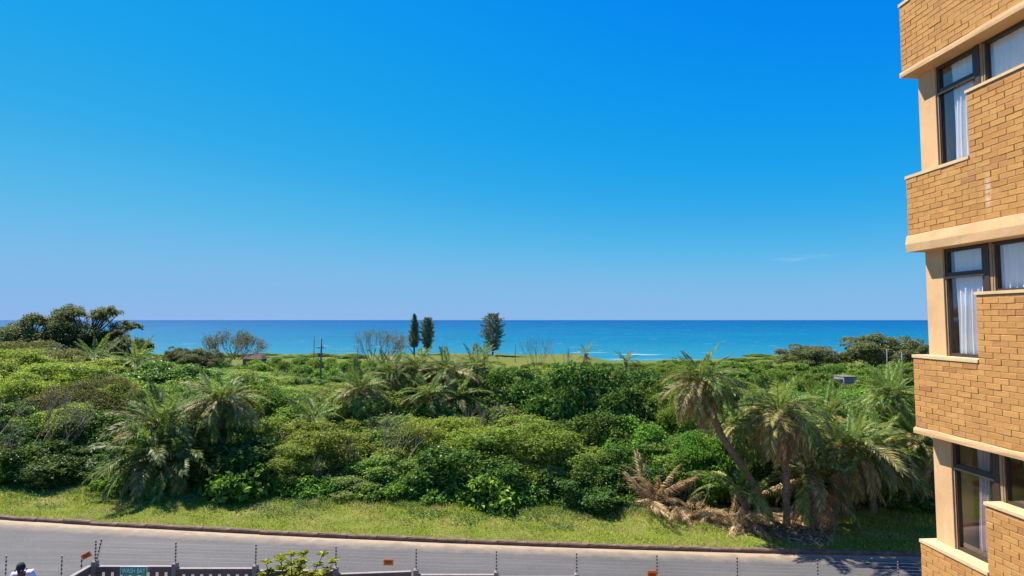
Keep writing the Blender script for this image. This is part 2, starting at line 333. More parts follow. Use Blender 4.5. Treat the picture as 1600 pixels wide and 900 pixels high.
def glassmat():
    m, n, b = newmat('window_glass')
    g = nd(n, 'ShaderNodeBsdfGlossy', i_Roughness=.02); g.inputs[0].default_value = (.9, .95, 1, 1)
    t = n.nodes.new('ShaderNodeBsdfTransparent'); t.inputs[0].default_value = (.99, .99, 1, 1)
    fr = nd(n, 'ShaderNodeLayerWeight', i_Blend=.5); pw = nd(n, 'ShaderNodeMath', operation='POWER', i_1=3.5); n.links.new(fr.outputs['Facing'], pw.inputs[0])
    ad = nd(n, 'ShaderNodeMath', operation='MULTIPLY_ADD', i_1=.7, i_2=.07); n.links.new(pw.outputs[0], ad.inputs[0])
    mx = n.nodes.new('ShaderNodeMixShader'); n.links.new(ad.outputs[0], mx.inputs[0]); n.links.new(t.outputs[0], mx.inputs[1]); n.links.new(g.outputs[0], mx.inputs[2])
    n.links.new(mx.outputs[0], n.nodes['Material Output'].inputs[0]); return m
M['glass'] = glassmat()
def curtainmat(name, col):
    m, n, b = newmat(name); b.inputs['Base Color'].default_value = (*col, 1); b.inputs['Roughness'].default_value = .9
    t = n.nodes.new('ShaderNodeBsdfTranslucent'); t.inputs[0].default_value = (*col, 1)
    mx = n.nodes.new('ShaderNodeMixShader'); mx.inputs[0].default_value = .12
    n.links.new(b.outputs[0], mx.inputs[1]); n.links.new(t.outputs[0], mx.inputs[2]); n.links.new(mx.outputs[0], n.nodes['Material Output'].inputs[0]); return m
M['curtain'] = curtainmat('curtain_white', (.93, .93, .94)); M['curtain_pink'] = curtainmat('curtain_pale_pink', (.72, .58, .58))

# ------------------------------------------------------------------ setting: land, road, kerb, verge, sea
def grid(name, xs, ys, zf, m, uv=None):
    X, Y = np.meshgrid(xs, ys); Z = zf(X, Y); V = np.stack([X, Y, Z], -1).reshape(-1, 3)
    a, b = X.shape; i = np.arange(a - 1)[:, None] * b; j = np.arange(b - 1)[None]
    Q = np.stack([i + j, i + j + 1, i + b + j + 1, i + b + j], -1).reshape(-1, 4)
    return ob(name, mesh(name, V, Q, smooth=True), m)
xs = np.unique(np.concatenate([np.linspace(-700, -70, 22), np.linspace(-60, 60, 61), np.linspace(70, 700, 22)]))
ys = np.unique(np.concatenate([np.linspace(-40, 22, 4), np.linspace(24, 60, 19), np.linspace(64, 345, 72)]))
tag(grid('land', xs, ys, lambda x, y: terrain(x, y) - .02, M['land']), kind='structure')
V = [(-90000, 300, -17.6), (90000, 300, -17.6), (90000, 120000, -17.6), (-90000, 120000, -17.6)]
tag(ob('sea', mesh('sea', V, [(0, 1, 2, 3)]), M['sea']), kind='structure')
# road
rx = np.linspace(-60, 60, 121); offs = np.array([0, .3, .8, 1.6, 3, 4.6, 6.1])
V = []; UV = []
for o_ in offs:
    V.append(np.stack([rx, kerb_y(rx) - o_, -SL * rx + .0], -1)); UV.append(np.stack([rx, np.full_like(rx, o_)], -1))
V = np.concatenate(V); UV = np.concatenate(UV); nb = len(rx)
i = np.arange(len(offs) - 1)[:, None] * nb; j = np.arange(nb - 1)[None]
Q = np.stack([i + j, i + nb + j, i + nb + j + 1, i + j + 1], -1).reshape(-1, 4)
me = mesh('road', V, Q); ul = me.uv_layers.new(name='UVMap')
li = np.zeros(len(me.loops), np.int32); me.loops.foreach_get('vertex_index', li); ul.data.foreach_set('uv', UV[li].astype(np.float32).ravel())
tag(ob('road', me, M['asphalt']), kind='structure')
# kerb of separate stones
kroot = tag(empty('kerb', (0, 19, 0)), kind='structure')
kb = []
for k in range(3):
    b_ = MB(); n_ = 5; xsn = np.linspace(-.494, .494, n_); r_ = np.random.default_rng(k)
    prof = [(-.0, -.1), (-.0, .085), (.03, .115), (.14, .12), (.14, -.1)]
    VV = []
    for xx in xsn:
        for (yy, zz) in prof: VV.append((xx, yy + r_.normal(0, .004), zz + (r_.normal(0, .006) if zz > 0 else 0)))
    QQ = [(a * 5 + c, a * 5 + c + 1, a * 5 + c + 6, a * 5 + c + 5) for a in range(n_ - 1) for c in range(4)]
    b_.add(VV, QQ, [(0, 2, 1), (0, 3, 2), (0, 4, 3), (20, 21, 22), (20, 22, 23), (20, 23, 24)])
    kb.append(b_.mesh('kerbstone'))
for k, x in enumerate(np.arange(-38, 30, 1.0)):
    y = float(kerb_y(x)); a = math.atan2(float(kerb_y(x + .5) - kerb_y(x - .5)), 1)
    o = ob('kerbstone', kb[k % 3], M['kerb'], kroot, (x, y - 19 + random.gauss(0, .008), -SL * x + random.gauss(0, .006)), (random.gauss(0, .01), math.atan(SL), a))
# verge
vx = np.linspace(-60, 60, 241); vo = np.array([.13, .3, .7, 1.2, 1.8, 2.4, 3.0, 3.8, 5.0, 7.0])
def verge_z(x, o):
    return -SL * x + .105 + .10 * sm(.3, 3, o) + .035 * np.sin(x * 1.7 + o * 2.1) * sm(.2, 1, o) + .03 * np.sin(x * .61 + 1.3 + o) * sm(.2, 1, o)
V = np.concatenate([np.stack([vx, kerb_y(vx) + o_, verge_z(vx, o_)], -1) for o_ in vo]); nb = len(vx)
i = np.arange(len(vo) - 1)[:, None] * nb; j = np.arange(nb - 1)[None]
Q = np.stack([i + j, i + j + 1, i + nb + j + 1, i + nb + j], -1).reshape(-1, 4)
tag(ob('grass_verge', mesh('grass_verge', V, Q, smooth=True), M['verge']), kind='structure')
# bare earth under the palms
lx = np.linspace(5.5, 12.5, 31); lo_ = np.linspace(0, 1, 9)
def litter_pt(x, t):
    o0 = 1.9 - 1.5 * sm(6.5, 9.5, x) + .25 * np.sin(x * 2.3) + 2.2 * sm(10.5, 12.5, x); o1 = 5.5
    o = o0 + (o1 - o0) * t
    return np.stack([x, kerb_y(x) + o, verge_z(x, o) + .02 - .05 * (t == 0)], -1)
V = np.concatenate([litter_pt(lx, np.full_like(lx, t)) for t in lo_]); nb = len(lx)
i = np.arange(8)[:, None] * nb; j = np.arange(nb - 1)[None]
tag(ob('bare_earth', mesh('bare_earth', V, np.stack([i + j, i + j + 1, i + nb + j + 1, i + nb + j], -1).reshape(-1, 4), smooth=True), M['litter']), kind='structure')
# yard inside the fence
V = [(-40, -12, .03 + 40 * SL), (30, -12, .03 - 30 * SL), (30, 13.0, .03 - 30 * SL), (-40, 13.0, .03 + 40 * SL)]
tag(ob('yard', mesh('yard', V, [(0, 1, 2, 3)]), flat('yard_paving', (.2, .17, .14), .9, .2, 1, .3)), kind='structure')

# ------------------------------------------------------------------ leaf generators
def leaves(P, N, L, W, rng, fold=.25, axis=None):
    """diamond leaves at P facing N"""
    n = len(P); N = N / (np.linalg.norm(N, axis=1)[:, None] + 1e-9)
    A = rng.normal(size=(n, 3)) if axis is None else axis
    A = A - (A * N).sum(1)[:, None] * N; A /= np.linalg.norm(A, axis=1)[:, None] + 1e-9
    B = np.cross(N, A); L = np.broadcast_to(L, (n,))[:, None]; W = np.broadcast_to(W, (n,))[:, None]
    v0 = P - A * L * .5; v2 = P + A * L * .5 - N * L * .12
    v1 = P + B * W * .5 + N * W * fold; v3 = P - B * W * .5 + N * W * fold
    V = np.stack([v0, v1, v2, v3], 1).reshape(-1, 3)
    return V, np.arange(n * 4).reshape(-1, 4)
def sph(n, rng):
    v = rng.normal(size=(n, 3)); return v / np.linalg.norm(v, axis=1)[:, None]
def crown_mesh(name, seed, R, H, z0, nl, L, W, lobes=34, lobe=(.2, .36), flatl=.62, up=.7, inner=.18, jit=.5, elong=1.0):
    """dome shaped crown of leaf clumps: R half width, H height of dome above z0"""
    rng = np.random.default_rng(seed)
    d = sph(lobes * 6, rng); d = d[d[:, 2] > -.25][:lobes]
    rad = rng.uniform(.5, 1.0, len(d))
    lr = rng.uniform(lobe[0], lobe[1], len(d)) * R
    C = d * rad[:, None]
    C = np.stack([C[:, 0] * (R - lr * .6) * elong, C[:, 1] * (R - lr * .6), z0 + np.maximum(C[:, 2], -.12) * (H - lr * .4)], -1)
    n1 = int(nl * (1 - inner)); wgt = lr ** 2; k = rng.choice(len(C), n1, p=wgt / wgt.sum())
    e = sph(n1, rng); outw = d[k] + np.array([0, 0, .35]); outw /= np.linalg.norm(outw, axis=1)[:, None]
    flip = (e * outw).sum(1) < -.15; e[flip] *= -1
    rr = rng.uniform(.6, 1.08, n1) ** .6
    # tufts: leaves gather at twig ends on each clump
    tuft = sph(len(C) * 40, rng).reshape(len(C), 40, 3)
    tk = (40 * rng.uniform(0, 1, n1) ** 1.25).astype(int); e2 = tuft[k, tk]; f2 = (e2 * outw).sum(1) < -.15; e2 = np.where(f2[:, None], -e2, e2)
    mixf = rng.uniform(0, .75, n1)[:, None]; e = e * mixf * .8 + e2 * (1 - mixf * .8); e /= np.linalg.norm(e, axis=1)[:, None]
    shoot = rng.uniform(0, 1, n1) < .1
    sp_ = np.where(shoot, rng.uniform(1.0, 1.55, n1), 1.0)
    e = np.where(shoot[:, None], e2, e)
    P = C[k] + e * (lr[k] * rr * sp_)[:, None] * np.array([1, 1, flatl]) + rng.normal(0, L * .35, (n1, 3))
    N = e * .6 + np.array([0, 0, up]) + rng.normal(size=(n1, 3)) * jit
    n2 = nl - n1; q = sph(n2, rng) * (rng.uniform(0, 1, n2) ** .4)[:, None]; q[:, 2] = np.abs(q[:, 2]) * .95 - .1
    P2 = q * np.array([R * .8 * elong, R * .8, H * .8]) + np.array([0, 0, z0]); N2 = rng.normal(size=(n2, 3))
    P = np.concatenate([P, P2]); N = np.concatenate([N, N2])
    s = rng.uniform(.65, 1.25, len(P))
    V, Q = leaves(P, N, L * s, W * s, rng)
    return mesh(name, V, Q), C
def stems_mesh(name, C, seed, r0=.09, n=26, base=.3, sides=4):
    rng = np.random.default_rng(seed); b = MB()
    idx = rng.permutation(len(C))[:n]
    for i in idx:
        p0 = np.array([rng.normal(0, base), rng.normal(0, base), -.15]); p3 = C[i]
        p1 = p0 + np.array([(p3[0] - p0[0]) * .2, (p3[1] - p0[1]) * .2, (p3[2] - p0[2]) * .5]) + rng.normal(0, .12, 3)
        t = np.linspace(0, 1, 6)[:, None]; P = (1 - t) ** 2 * p0 + 2 * t * (1 - t) * p1 + t ** 2 * p3
        b.tube(P, np.linspace(r0 * rng.uniform(.6, 1.1), r0 * .22, 6), sides)
    return b.mesh(name, True)
class Kind:
    def __init__(s, variants, leaf, bark, top): s.v = variants; s.leaf = leaf; s.bark = bark; s.top = top
def make_kind(name, seeds, leaf, bark, R, H, z0, nl, L, W, **kw):
    st = {a: kw.pop(a) for a in ('r0', 'n', 'base') if a in kw}
    out = []
    for s in seeds:
        c, C = crown_mesh(name + '_crown', s, R, H, z0, nl, L, W, **kw); c.materials.append(leaf)
        t = stems_mesh(name + '_trunk', C, s + 50, **st); t.materials.append(bark); out.append((c, t))
    return Kind(out, leaf, bark, z0 + H)
K = {}
K['yellow'] = make_kind('fine_leaved', (1, 2, 3), M['leaf_yellow'], M['bark_grey'], 2.5, 1.9, 1.1, 46000, .095, .05, lobes=56, lobe=(.13, .28), flatl=.5, r0=.06, n=30, base=.35)
K['mid'] = make_kind('mid_green', (11, 12, 13), M['leaf_mid'], M['bark_grey'], 2.5, 2.1, 1.0, 30000, .125, .066, lobes=42, lobe=(.14, .3), flatl=.62, r0=.07, n=26, base=.35)
K['dark'] = make_kind('broad_leaved', (21, 22, 23), M['leaf_dark'], M['bark'], 2.5, 2.3, .9, 20000, .175, .085, lobes=36, lobe=(.14, .31), flatl=.7, r0=.08, n=24, jit=.6)
K['bright'] = make_kind('bright_green', (31, 32), M['leaf_bright'], M['bark'], 2.5, 2.0, 1.0, 20000, .16, .085, lobes=44, lobe=(.15, .3), flatl=.6, r0=.06, n=22)
K['brown'] = make_kind('brownish', (41, 42), M['leaf_brown'], M['bark_dead'], 2.5, 1.9, 1.0, 26000, .1, .045, lobes=60, lobe=(.12, .24), flatl=.55, r0=.045, n=58, base=.6, jit=.8)
K['low'] = make_kind('low_broad', (51, 52, 53), M['leaf_bright'], M['bark'], .8, .55, .12, 1500, .17, .11, lobes=16, lobe=(.25, .42), flatl=.7, r0=.015, n=14, base=.2)
K['coast'] = make_kind('coast_tree', (61, 62), M['leaf_far'], M['bark_grey'], 2.5, 2.0, .8, 16000, .16, .08, lobes=80, lobe=(.13, .24), flatl=.5, r0=.06, n=36, base=.25)
K['hedge'] = make_kind('hedge', (71, 72), M['leaf_mid'], M['bark'], 2.5, 1.6, .6, 14000, .17, .09, lobes=60, lobe=(.14, .25), flatl=.55, r0=.05, n=16)
cnt = {}
def plant(kind, name, loc, width, height, label, cat='shrub', group=None, rz=None, leaf=None, depth=None):
    k = K[kind]; i = cnt.get(kind, 0); cnt[kind] = i + 1; c, t = k.v[i % len(k.v)]
    if rz is None: rz = random.uniform(0, 6.28) if depth is None else random.choice((0, math.pi)) + random.uniform(-.25, .25)
    root = empty(name, loc, rz)
    base = {'low': .8}.get(kind, 2.5); sx = width / 2 / base; sy = (depth or width) / 2 / base; szz = height / k.top
    root.scale = (sx, sy, szz)
    ob('crown', c, None, root); ob('trunk', t, None, root)
    return tag(root, label, cat, group)

# ------------------------------------------------------------------ palms
def frond_mesh(name, bend, seed, L=2.4, ll=.5, n=44, wid=.056, drop=.25, dead=False):
    """rachis along +x curving down by bend (radians over its length), leaflets on both sides"""
    rng = np.random.default_rng(seed); b = MB()
    t = np.linspace(0, 1, 12); ang = -bend * t ** 1.4
    dx = np.cos(ang); dz = np.sin(ang); ds = L / 11
    X = np.concatenate([[0], np.cumsum((dx[1:] + dx[:-1]) / 2 * ds)]); Z = np.concatenate([[0], np.cumsum((dz[1:] + dz[:-1]) / 2 * ds)])
    Yw = .06 * np.sin(t * 2 + seed) * t
    P = np.stack([X, Yw, Z], -1)
    b.tube(P, np.linspace(.024, .005, 12), 3, False)
    tt = np.repeat(np.linspace(.13, .995, n), 2); sgn = np.tile([1., -1.], n)
    m = len(tt); tt = np.clip(tt + rng.normal(0, .006, m), .1, 1)
    base = np.stack([np.interp(tt, t, P[:, k]) for k in range(3)], -1); a = np.interp(tt, t, ang)
    T = np.stack([np.cos(a), 0 * a, np.sin(a)], -1); Nn = np.stack([-np.sin(a), 0 * a, np.cos(a)], -1); S = np.array([0, 1., 0]) * sgn[:, None]
    sweep = np.interp(tt, [0, .5, 1], [.35, .7, 1.6]); lift = rng.normal(.3 if not dead else -.05, .09 if not dead else .16, m)
    D = S + T * sweep[:, None] + Nn * lift[:, None]; D /= np.linalg.norm(D, axis=1)[:, None]
    ln = ll * np.interp(tt, [0, .2, .6, 1], [.45, 1, 1, .5]) * rng.uniform(.8, 1.15, m)
    mid = base + D * (ln * .5)[:, None]; tip = base + D * ln[:, None] - np.array([0, 0, 1.]) * (ln * (drop if not dead else .5) * rng.uniform(.5, 1.5, m))[:, None]
    Wd = np.cross(D, Nn); Wd /= np.linalg.norm(Wd, axis=1)[:, None] + 1e-9
    hw = (wid * .5 * rng.uniform(.8, 1.2, m))[:, None]
    V = np.stack([base, mid + Wd * hw, tip, mid - Wd * hw], 1).reshape(-1, 3)
    b.add(V, np.arange(m * 4).reshape(-1, 4))
    return b.mesh(name)
FR = [frond_mesh('frond', bd, s) for s, bd in enumerate((.25, .6, .9, 1.25, 1.6, 1.9))]
FRF = [frond_mesh('frond_fresh', bd, s + 10) for s, bd in enumerate((.1, .4, .9))]
FRY = [frond_mesh('frond_yellowing', bd, s + 30) for s, bd in enumerate((.6, .9, 1.25, 1.6, 1.9))]
FRD = [frond_mesh('frond_dead', bd, s + 20, dead=True, wid=.034, ll=.44) for s, bd in enumerate((.3, .9, 1.4))]
for a_, m_ in ((FR, 'frond'), (FRF, 'frond_fresh'), (FRD, 'frond_dead'), (FRY, 'frond_dry')):
    for x in a_: x.materials.append(M[m_])
def palm_trunk(path, r0, r1, seed):
    rng = np.random.default_rng(seed); b = MB(); path = np.asarray(path, float)
    t = np.linspace(0, 1, len(path)); tt = np.linspace(0, 1, 46)
    # smooth the path
    from numpy import interp
    P = np.stack([interp(tt, t, path[:, k]) for k in range(3)], -1)
    for _ in range(12): P[1:-1] = (P[:-2] + P[1:-1] * 2 + P[2:]) / 4
    R = np.linspace(r0, r1, 46) * (1 + .14 * (np.arange(46) % 2)) * rng.uniform(.94, 1.06, 46)
    R[-8:] *= np.linspace(1, 1.35, 8)
    b.tube(P, R, 9)
    # stubs of cut leaf bases
    for k in range(60):
        i = int(45 * (1 - rng.uniform(0, 1) ** 1.7 * .8)); p = P[i]; a = rng.uniform(0, 6.28); d = np.array([math.cos(a), math.sin(a), .9])
        b.tube([p + d * R[i] * .55, p + d * (R[i] * .7 + .11)], [.035, .02], 4)
    return b.mesh('trunk', True)
def palm(base, crown, label, nf=42, size=1.0, nd_=12, fresh=5, r0=.13, r1=.1, seed=0, name='wild_date_palm', skirt=1.0, dry=.12, beard=0, mids=None, tilt=0, group='wild date palms', elo=-.35):
    base = Vector(base); crown = Vector(crown); rng = random.Random(seed)
    root = empty(name, base); tag(root, label, 'palm', group)
    c = crown - base
    path = [(0, 0, -.3)] + [tuple(Vector(m) - base) for m in (mids or [])] + [tuple(c)]
    if len(path) == 2: path = [(0, 0, -.3), (c.x * .3 + rng.uniform(-.1, .1), c.y * .3, c.z * .45), tuple(c)]
    ob('trunk', palm_trunk(path, r0, r1, seed), M['palm_bark'], root)
    for i in range(nf):
        u = (i + .5) / nf; az = i * 2.39996 + rng.uniform(-.25, .25)
        el = math.radians(78) - u ** .62 * (math.radians(78) - elo * 1.0) + rng.uniform(-.12, .12)
        yel = u > .3 and rng.random() < dry
        s = size * rng.uniform(.82, 1.12) * (0.8 + .25 * min(1, u * 3))
        if i < fresh: me = FRF[rng.choice((0, 1))]
        else: me = FR[min(5, max(0, int(1 + u * 3.6 + rng.uniform(-.6, 1.6))))]
        if yel: me = FRY[min(4, max(0, int(u * 3.8 + rng.uniform(-.6, 1.4))))]
        ob('frond', me, None, root, c + Vector((math.cos(az), math.sin(az), 0)) * .08 + Vector((0, 0, .12 * (1 - u))), (rng.uniform(-.5, .5), -el, az), (s, s * rng.uniform(.8, 1.1), s))
    for i in range(nd_):
        az = i * 2.39996 + rng.uniform(-.4, .4); el = -rng.uniform(.15, 1.35); s = size * rng.uniform(.7, 1.0) * skirt
        ob('dead_frond', FRD[rng.choice((0, 1, 1, 2))], None, root, c + Vector((math.cos(az) * .1, math.sin(az) * .1, -.12 - rng.uniform(0, .35))), (rng.uniform(-.8, .8), -el, az), (s, s * .7, s))
    P0 = Vector(path[-2])
    for i in range(beard):
        t = rng.uniform(.02, .42); q = c + (P0 - c) * t * min(1.0, 1.9 / max(.5, (P0 - c).length)); az = i * 2.39996 + rng.uniform(-.4, .4); s = size * rng.uniform(.5, .85)
        ob('dead_frond', FRD[rng.choice((0, 0, 1))], None, root, q + Vector((math.cos(az) * .12, math.sin(az) * .12, 0)), (rng.uniform(-.6, .6), rng.uniform(1.2, 1.52), az), (s, s * .5, s * .7))
    return root
def gz(x, y):
    o = y - float(kerb_y(x)); return float(verge_z(x, min(o, 7))) if o < 6 else tz(x, y)
def palm_px(cx, cy, Y, label, bx=None, by=None, dy=0, **k):
    c = at(cx, cy, Y); Yb = Y + dy
    x = c.x if bx is None else (bx - 800) / F * Yb * 1.0
    return palm((x, Yb, gz(x, Yb)), c, label, **k)
# the right-hand group beside the building
palm_px(1096, 598, 21.6, 'tall palm with a long bare trunk leaning left, nearest the gap above the dead fronds', bx=1200, dy=-.2, nf=42, size=.7, nd_=34, seed=1, beard=20, dry=.62, r0=.14, r1=.1,
        mids=[at(1196, 790, 21.4), at(1165, 735, 21.4), at(1128, 685, 21.5), at(1108, 630, 21.6)])
palm_px(1218, 645, 20.9, 'palm with straight slender trunk and wide crown, between the leaning palm and the brick building', bx=1219, nf=44, size=.78, nd_=40, seed=2, beard=24, dry=.62, r0=.12, r1=.12)
palm_px(1330, 700, 21.4, 'low spreading palm with yellowing fronds arching towards the brick building', bx=1290, nf=46, size=.82, nd_=28, seed=3, beard=14, dry=.62, r0=.16, r1=.13)
palm_px(1268, 742, 21.0, 'short palm wearing a skirt of hanging dead grey fronds', bx=1262, nf=14, size=.75, nd_=20, fresh=2, seed=4, r0=.15, r1=.13, skirt=1.2)
palm_px(1393, 618, 24.5, 'upright palm with dark trunk behind the others, close to the brick corner', bx=1392, nf=40, size=.66, nd_=12, fresh=8, seed=5, r0=.17, r1=.16)
palm_px(1432, 690, 22.8, 'palm with leaning trunk half hidden by the brick building', bx=1398, nf=54, size=.78, nd_=18, seed=6, beard=16, dry=.62, r0=.14, r1=.12)
palm_px(1160, 668, 24.5, 'palm crown tucked behind the leaning trunk', bx=1170, nf=44, size=.7, nd_=12, seed=7)
palm_px(1295, 655, 25.5, 'pale feathery palm crown behind the spreading palm', bx=1300, nf=46, size=.8, nd_=8, seed=8, dry=.35)
palm_px(1150, 765, 20.9, 'young palm with few pale green fronds at the foot of the leaning palm', bx=1165, nf=12, size=.62, nd_=0, fresh=3, seed=9, r0=.08, r1=.08, elo=.1, name='young_palm')
palm_px(1362, 712, 22.6, 'palm with dark trunk between the spreading palm and the half hidden one', bx=1352, nf=44, size=.82, nd_=16, seed=41, r0=.16, r1=.13)
palm_px(1258, 690, 23.2, 'palm crown low behind the straight slender trunk', bx=1250, nf=44, size=.82, nd_=16, seed=42, r0=.15, r1=.13)
# the centre group
for i, (cx, cy, Y, s, lab) in enumerate([
    (563, 612, 30, .95, 'leftmost and lowest crown of the palm clump in the middle of the thicket'),
    (612, 588, 33, .95, 'second crown from the left in the middle palm clump'),
    (655, 578, 34, 1.0, 'tallest crown at the centre of the middle palm clump'),
    (700, 584, 33, 1.0, 'crown right of centre in the middle palm clump, with brown skirts'),
    (742, 578, 35, .9, 'rightmost crown of the middle palm clump'),
    (672, 622, 30.5, .9, 'front crown of the middle palm clump, above the tangle of dead twigs'),
    (715, 625, 31, .85, 'low crown at the front right of the middle palm clump')]):
    palm_px(cx, cy, Y, lab, nf=38, size=s * .85, nd_=18, fresh=2, seed=20 + i, dry=.3, r0=.15, r1=.12, group='middle palm clump')
# left
palm_px(347, 630, 25.0, 'palm with thick dark trunk and round crown on the left', nf=54, size=.76, nd_=10, seed=30, beard=16, dry=.35, r0=.2, r1=.19)
palm_px(250, 664, 24.2, 'dense bushy palm on the left, upper crown', nf=40, size=.9, nd_=4, fresh=10, seed=31)
palm_px(236, 712, 23.2, 'wide low palm on the left with fronds sweeping down to the grass verge', nf=46, size=.9, nd_=6, seed=32, dry=.3, r0=.15, elo=-.6)
palm_px(288, 722, 23.3, 'low palm on the left just right of the sweeping one', nf=26, size=.85, nd_=5, seed=33, elo=-.55)
palm_px(150, 562, 42, 'small palm before the wind-shaped trees at far left', nf=26, size=.95, nd_=2, seed=34)
palm_px(214, 568, 40, 'small palm right of the wind-shaped trees at far left', nf=26, size=.95, nd_=6, seed=35)
palm_px(490, 655, 27.5, 'small bright palm nestled in the shrubs left of the middle clump', nf=18, size=.7, nd_=0, fresh=8, seed=36)
palm_px(757, 556, 60, 'small far palm with yellow tuft below the lone pine', nf=16, size=.7, nd_=6, fresh=8, seed=37, elo=.2)
palm_px(915, 552, 62, 'small far palm stump with few upright fronds against the sea', nf=10, size=.6, nd_=10, fresh=4, seed=38, elo=.5)
palm_px(978, 566, 55, 'small far palm tuft above the dark broad-leaved trees', nf=12, size=.6, nd_=4, fresh=5, seed=39, elo=.3)

# dead palm and heap of dead fronds on the verge
def heap(px, py, name, label, n, size, seed, els, spread=.3, azr=(0, 6.28), dy=0):
    from math import cos
    c = at(px, py, 20); xc = (px - 800) / F
    # drop the point on the verge
    Y = 20.
    for _ in range(30):
        p = at(px, py, Y); Y += (p.z - gz(p.x, Y)) * 1.8
    p = at(px, py, Y); rng = random.Random(seed); root = empty(name, (p.x, p.y, gz(p.x, p.y))); tag(root, label, 'dead fronds')
    for i in range(n):
        az = rng.uniform(*azr); el = rng.uniform(*els); s = size * rng.uniform(.7, 1.1)
        ob('dead_frond', FRD[rng.choice((0, 0, 1, 2))], None, root, (rng.uniform(-spread, spread), rng.uniform(-spread, spread) * .5, rng.uniform(.05, .3)), (rng.uniform(-1, 1), -el, az), (s, s * .8, s))
    return root
heap(1022, 796, 'dead_palm', 'dead brown palm with upright withered fronds at the edge of the verge', 24, .8, 1, (.15, 1.4), .25)
heap(1068, 806, 'dead_frond_heap', 'heap of dry fallen fronds right of the dead palm', 15, .6, 2, (.0, .9), .45)
heap(1118, 815, 'dead_frond_heap', 'flat heap of pale fallen fronds before the leaning palm trunk', 18, .55, 3, (-.02, .4), .7)
heap(1165, 822, 'dead_frond_heap', 'brown heap of fallen fronds piled at the foot of the palms', 14, .6, 4, (.1, .9), .45)

# ------------------------------------------------------------------ thicket
SKY = [(-300, 505), (0, 532), (60, 532), (110, 545), (160, 553), (250, 562), (330, 575), (430, 578), (470, 600), (540, 605), (560, 590), (640, 600), (740, 585), (770, 575), (830, 568), (900, 564), (960, 566), (1010, 575), (1040, 590), (1130, 600), (1250, 612), (1330, 606), (1430, 604), (1700, 600)]
def limit_z(x, Y):
    px = 800 + x / Y * F
    return at(px, float(np.interp(px, [a for a, _ in SKY], [b for _, b in SKY])), Y).z
def shrub(kind, px, py_top, Y, wpx, label, name='coastal_shrub', group=None, cat='shrub', leaf=None, dpth=None, sink=.25):
    """crown top seen at (px, py_top), standing at distance Y, wpx photo pixels wide"""
    p = at(px, py_top, Y); g = gz(p.x, Y); wd = 1.15 * wpx / F * Y
    return plant(kind, name, (p.x, Y, g - sink), wd, max(.5, p.z - g + sink), label, cat, group, depth=dpth or min(wd, 3.6 if Y < 25 else 4.6))
big = [
 ('yellow', 820, 648, 25.2, 250, 'broad rounded yellow-green shrub in the middle of the front edge'),
 ('yellow', 500, 645, 26.0, 200, 'large yellow-green shrub between the left palms and the middle clump'),
 ('yellow', 455, 690, 24.4, 130, 'yellow-green shrub low at the front, right of the left palms'),
 ('yellow', 660, 650, 26.5, 160, 'yellow-green shrub below the middle palm clump'),
 ('mid', 620, 700, 24.6, 180, 'mid green shrub at the front below the middle palm clump'),
 ('mid', 545, 735, 23.8, 150, 'low green shrub at the verge edge left of centre'),
 ('yellow', 705, 705, 24.6, 140, 'small yellow-green shrub left of the broad rounded one'),
 ('dark', 890, 566, 31.0, 190, 'dark broad-leaved tree rising highest in the middle, sea above it'),
 ('dark', 800, 580, 32.0, 150, 'dark broad-leaved tree right of the middle palm clump'),
 ('dark', 975, 580, 30.5, 150, 'dark broad-leaved tree right of the highest one'),
 ('dark', 930, 640, 27.0, 160, 'dark glossy shrub below the highest broad-leaved tree'),
 ('bright', 1000, 650, 26.0, 120, 'bright green shrub left of the leaning palm'),
 ('bright', 1090, 680, 24.0, 110, 'bright green shrub behind the leaning palm trunk'),
 ('dark', 985, 700, 24.0, 130, 'glossy dark shrub behind the dead palm'),
 ('mid', 890, 690, 24.2, 130, 'mid green shrub right of the broad rounded one'),
 ('dark', 910, 735, 23.2, 130, 'dark shrub low at the verge left of the dead palm'),
 ('brown', 30, 528, 39.0, 230, 'dry brownish hillside shrub at the far left edge'),
 ('yellow', 95, 566, 33.5, 230, 'sunlit yellow-green shrub top at far left'),
 ('brown', 60, 600, 29.0, 200, 'brown twiggy thorn shrub with bare stems at far left'),
 ('dark', 150, 640, 26.5, 150, 'dark shrub left of the bushy palm'),
 ('dark', 40, 668, 25.6, 170, 'dark shaded shrub above the verge at far left'),
 ('dark', 130, 700, 24.6, 150, 'dark leafy shrub beside the sweeping palm'),
 ('yellow', 200, 590, 32.0, 170, 'yellow-green shrub behind the bushy left palm'),
 ('mid', 300, 582, 34.0, 150, 'mid green shrub behind the thick-trunked palm'),
 ('bright', 420, 600, 30.5, 130, 'bright green shrub right of the thick-trunked palm'),
 ('mid', 425, 640, 27.5, 120, 'green shrub right of the thick-trunked palm, nearer the road'),
 ('dark', 385, 690, 25.0, 110, 'dark shrub right of the low left palms'),
 ('yellow', 1320, 640, 29.0, 150, 'yellow-green shrub behind the right palms beside the building'),
 ('bright', 1240, 610, 33.0, 150, 'green shrub behind the right palms'),
 ('bright', 1430, 745, 26.0, 120, 'sunlit green shrub at the right end, below the building'),
 ('yellow', 1050, 610, 29.5, 100, 'yellow-green shrub left of the tall leaning palm'),
]
occ = []
for kd, px, py, Y, wp, lab in big:
    o = shrub(kd, px, py, Y, wp, lab, name={'dark': 'broad_leaved_tree' if py < 600 else 'broad_leaved_shrub'}.get(kd, 'coastal_shrub'), group='thicket shrubs', cat='tree' if kd == 'dark' and py < 600 else 'shrub')
    occ.append((o.location.x, Y, wp / F * Y / 2))
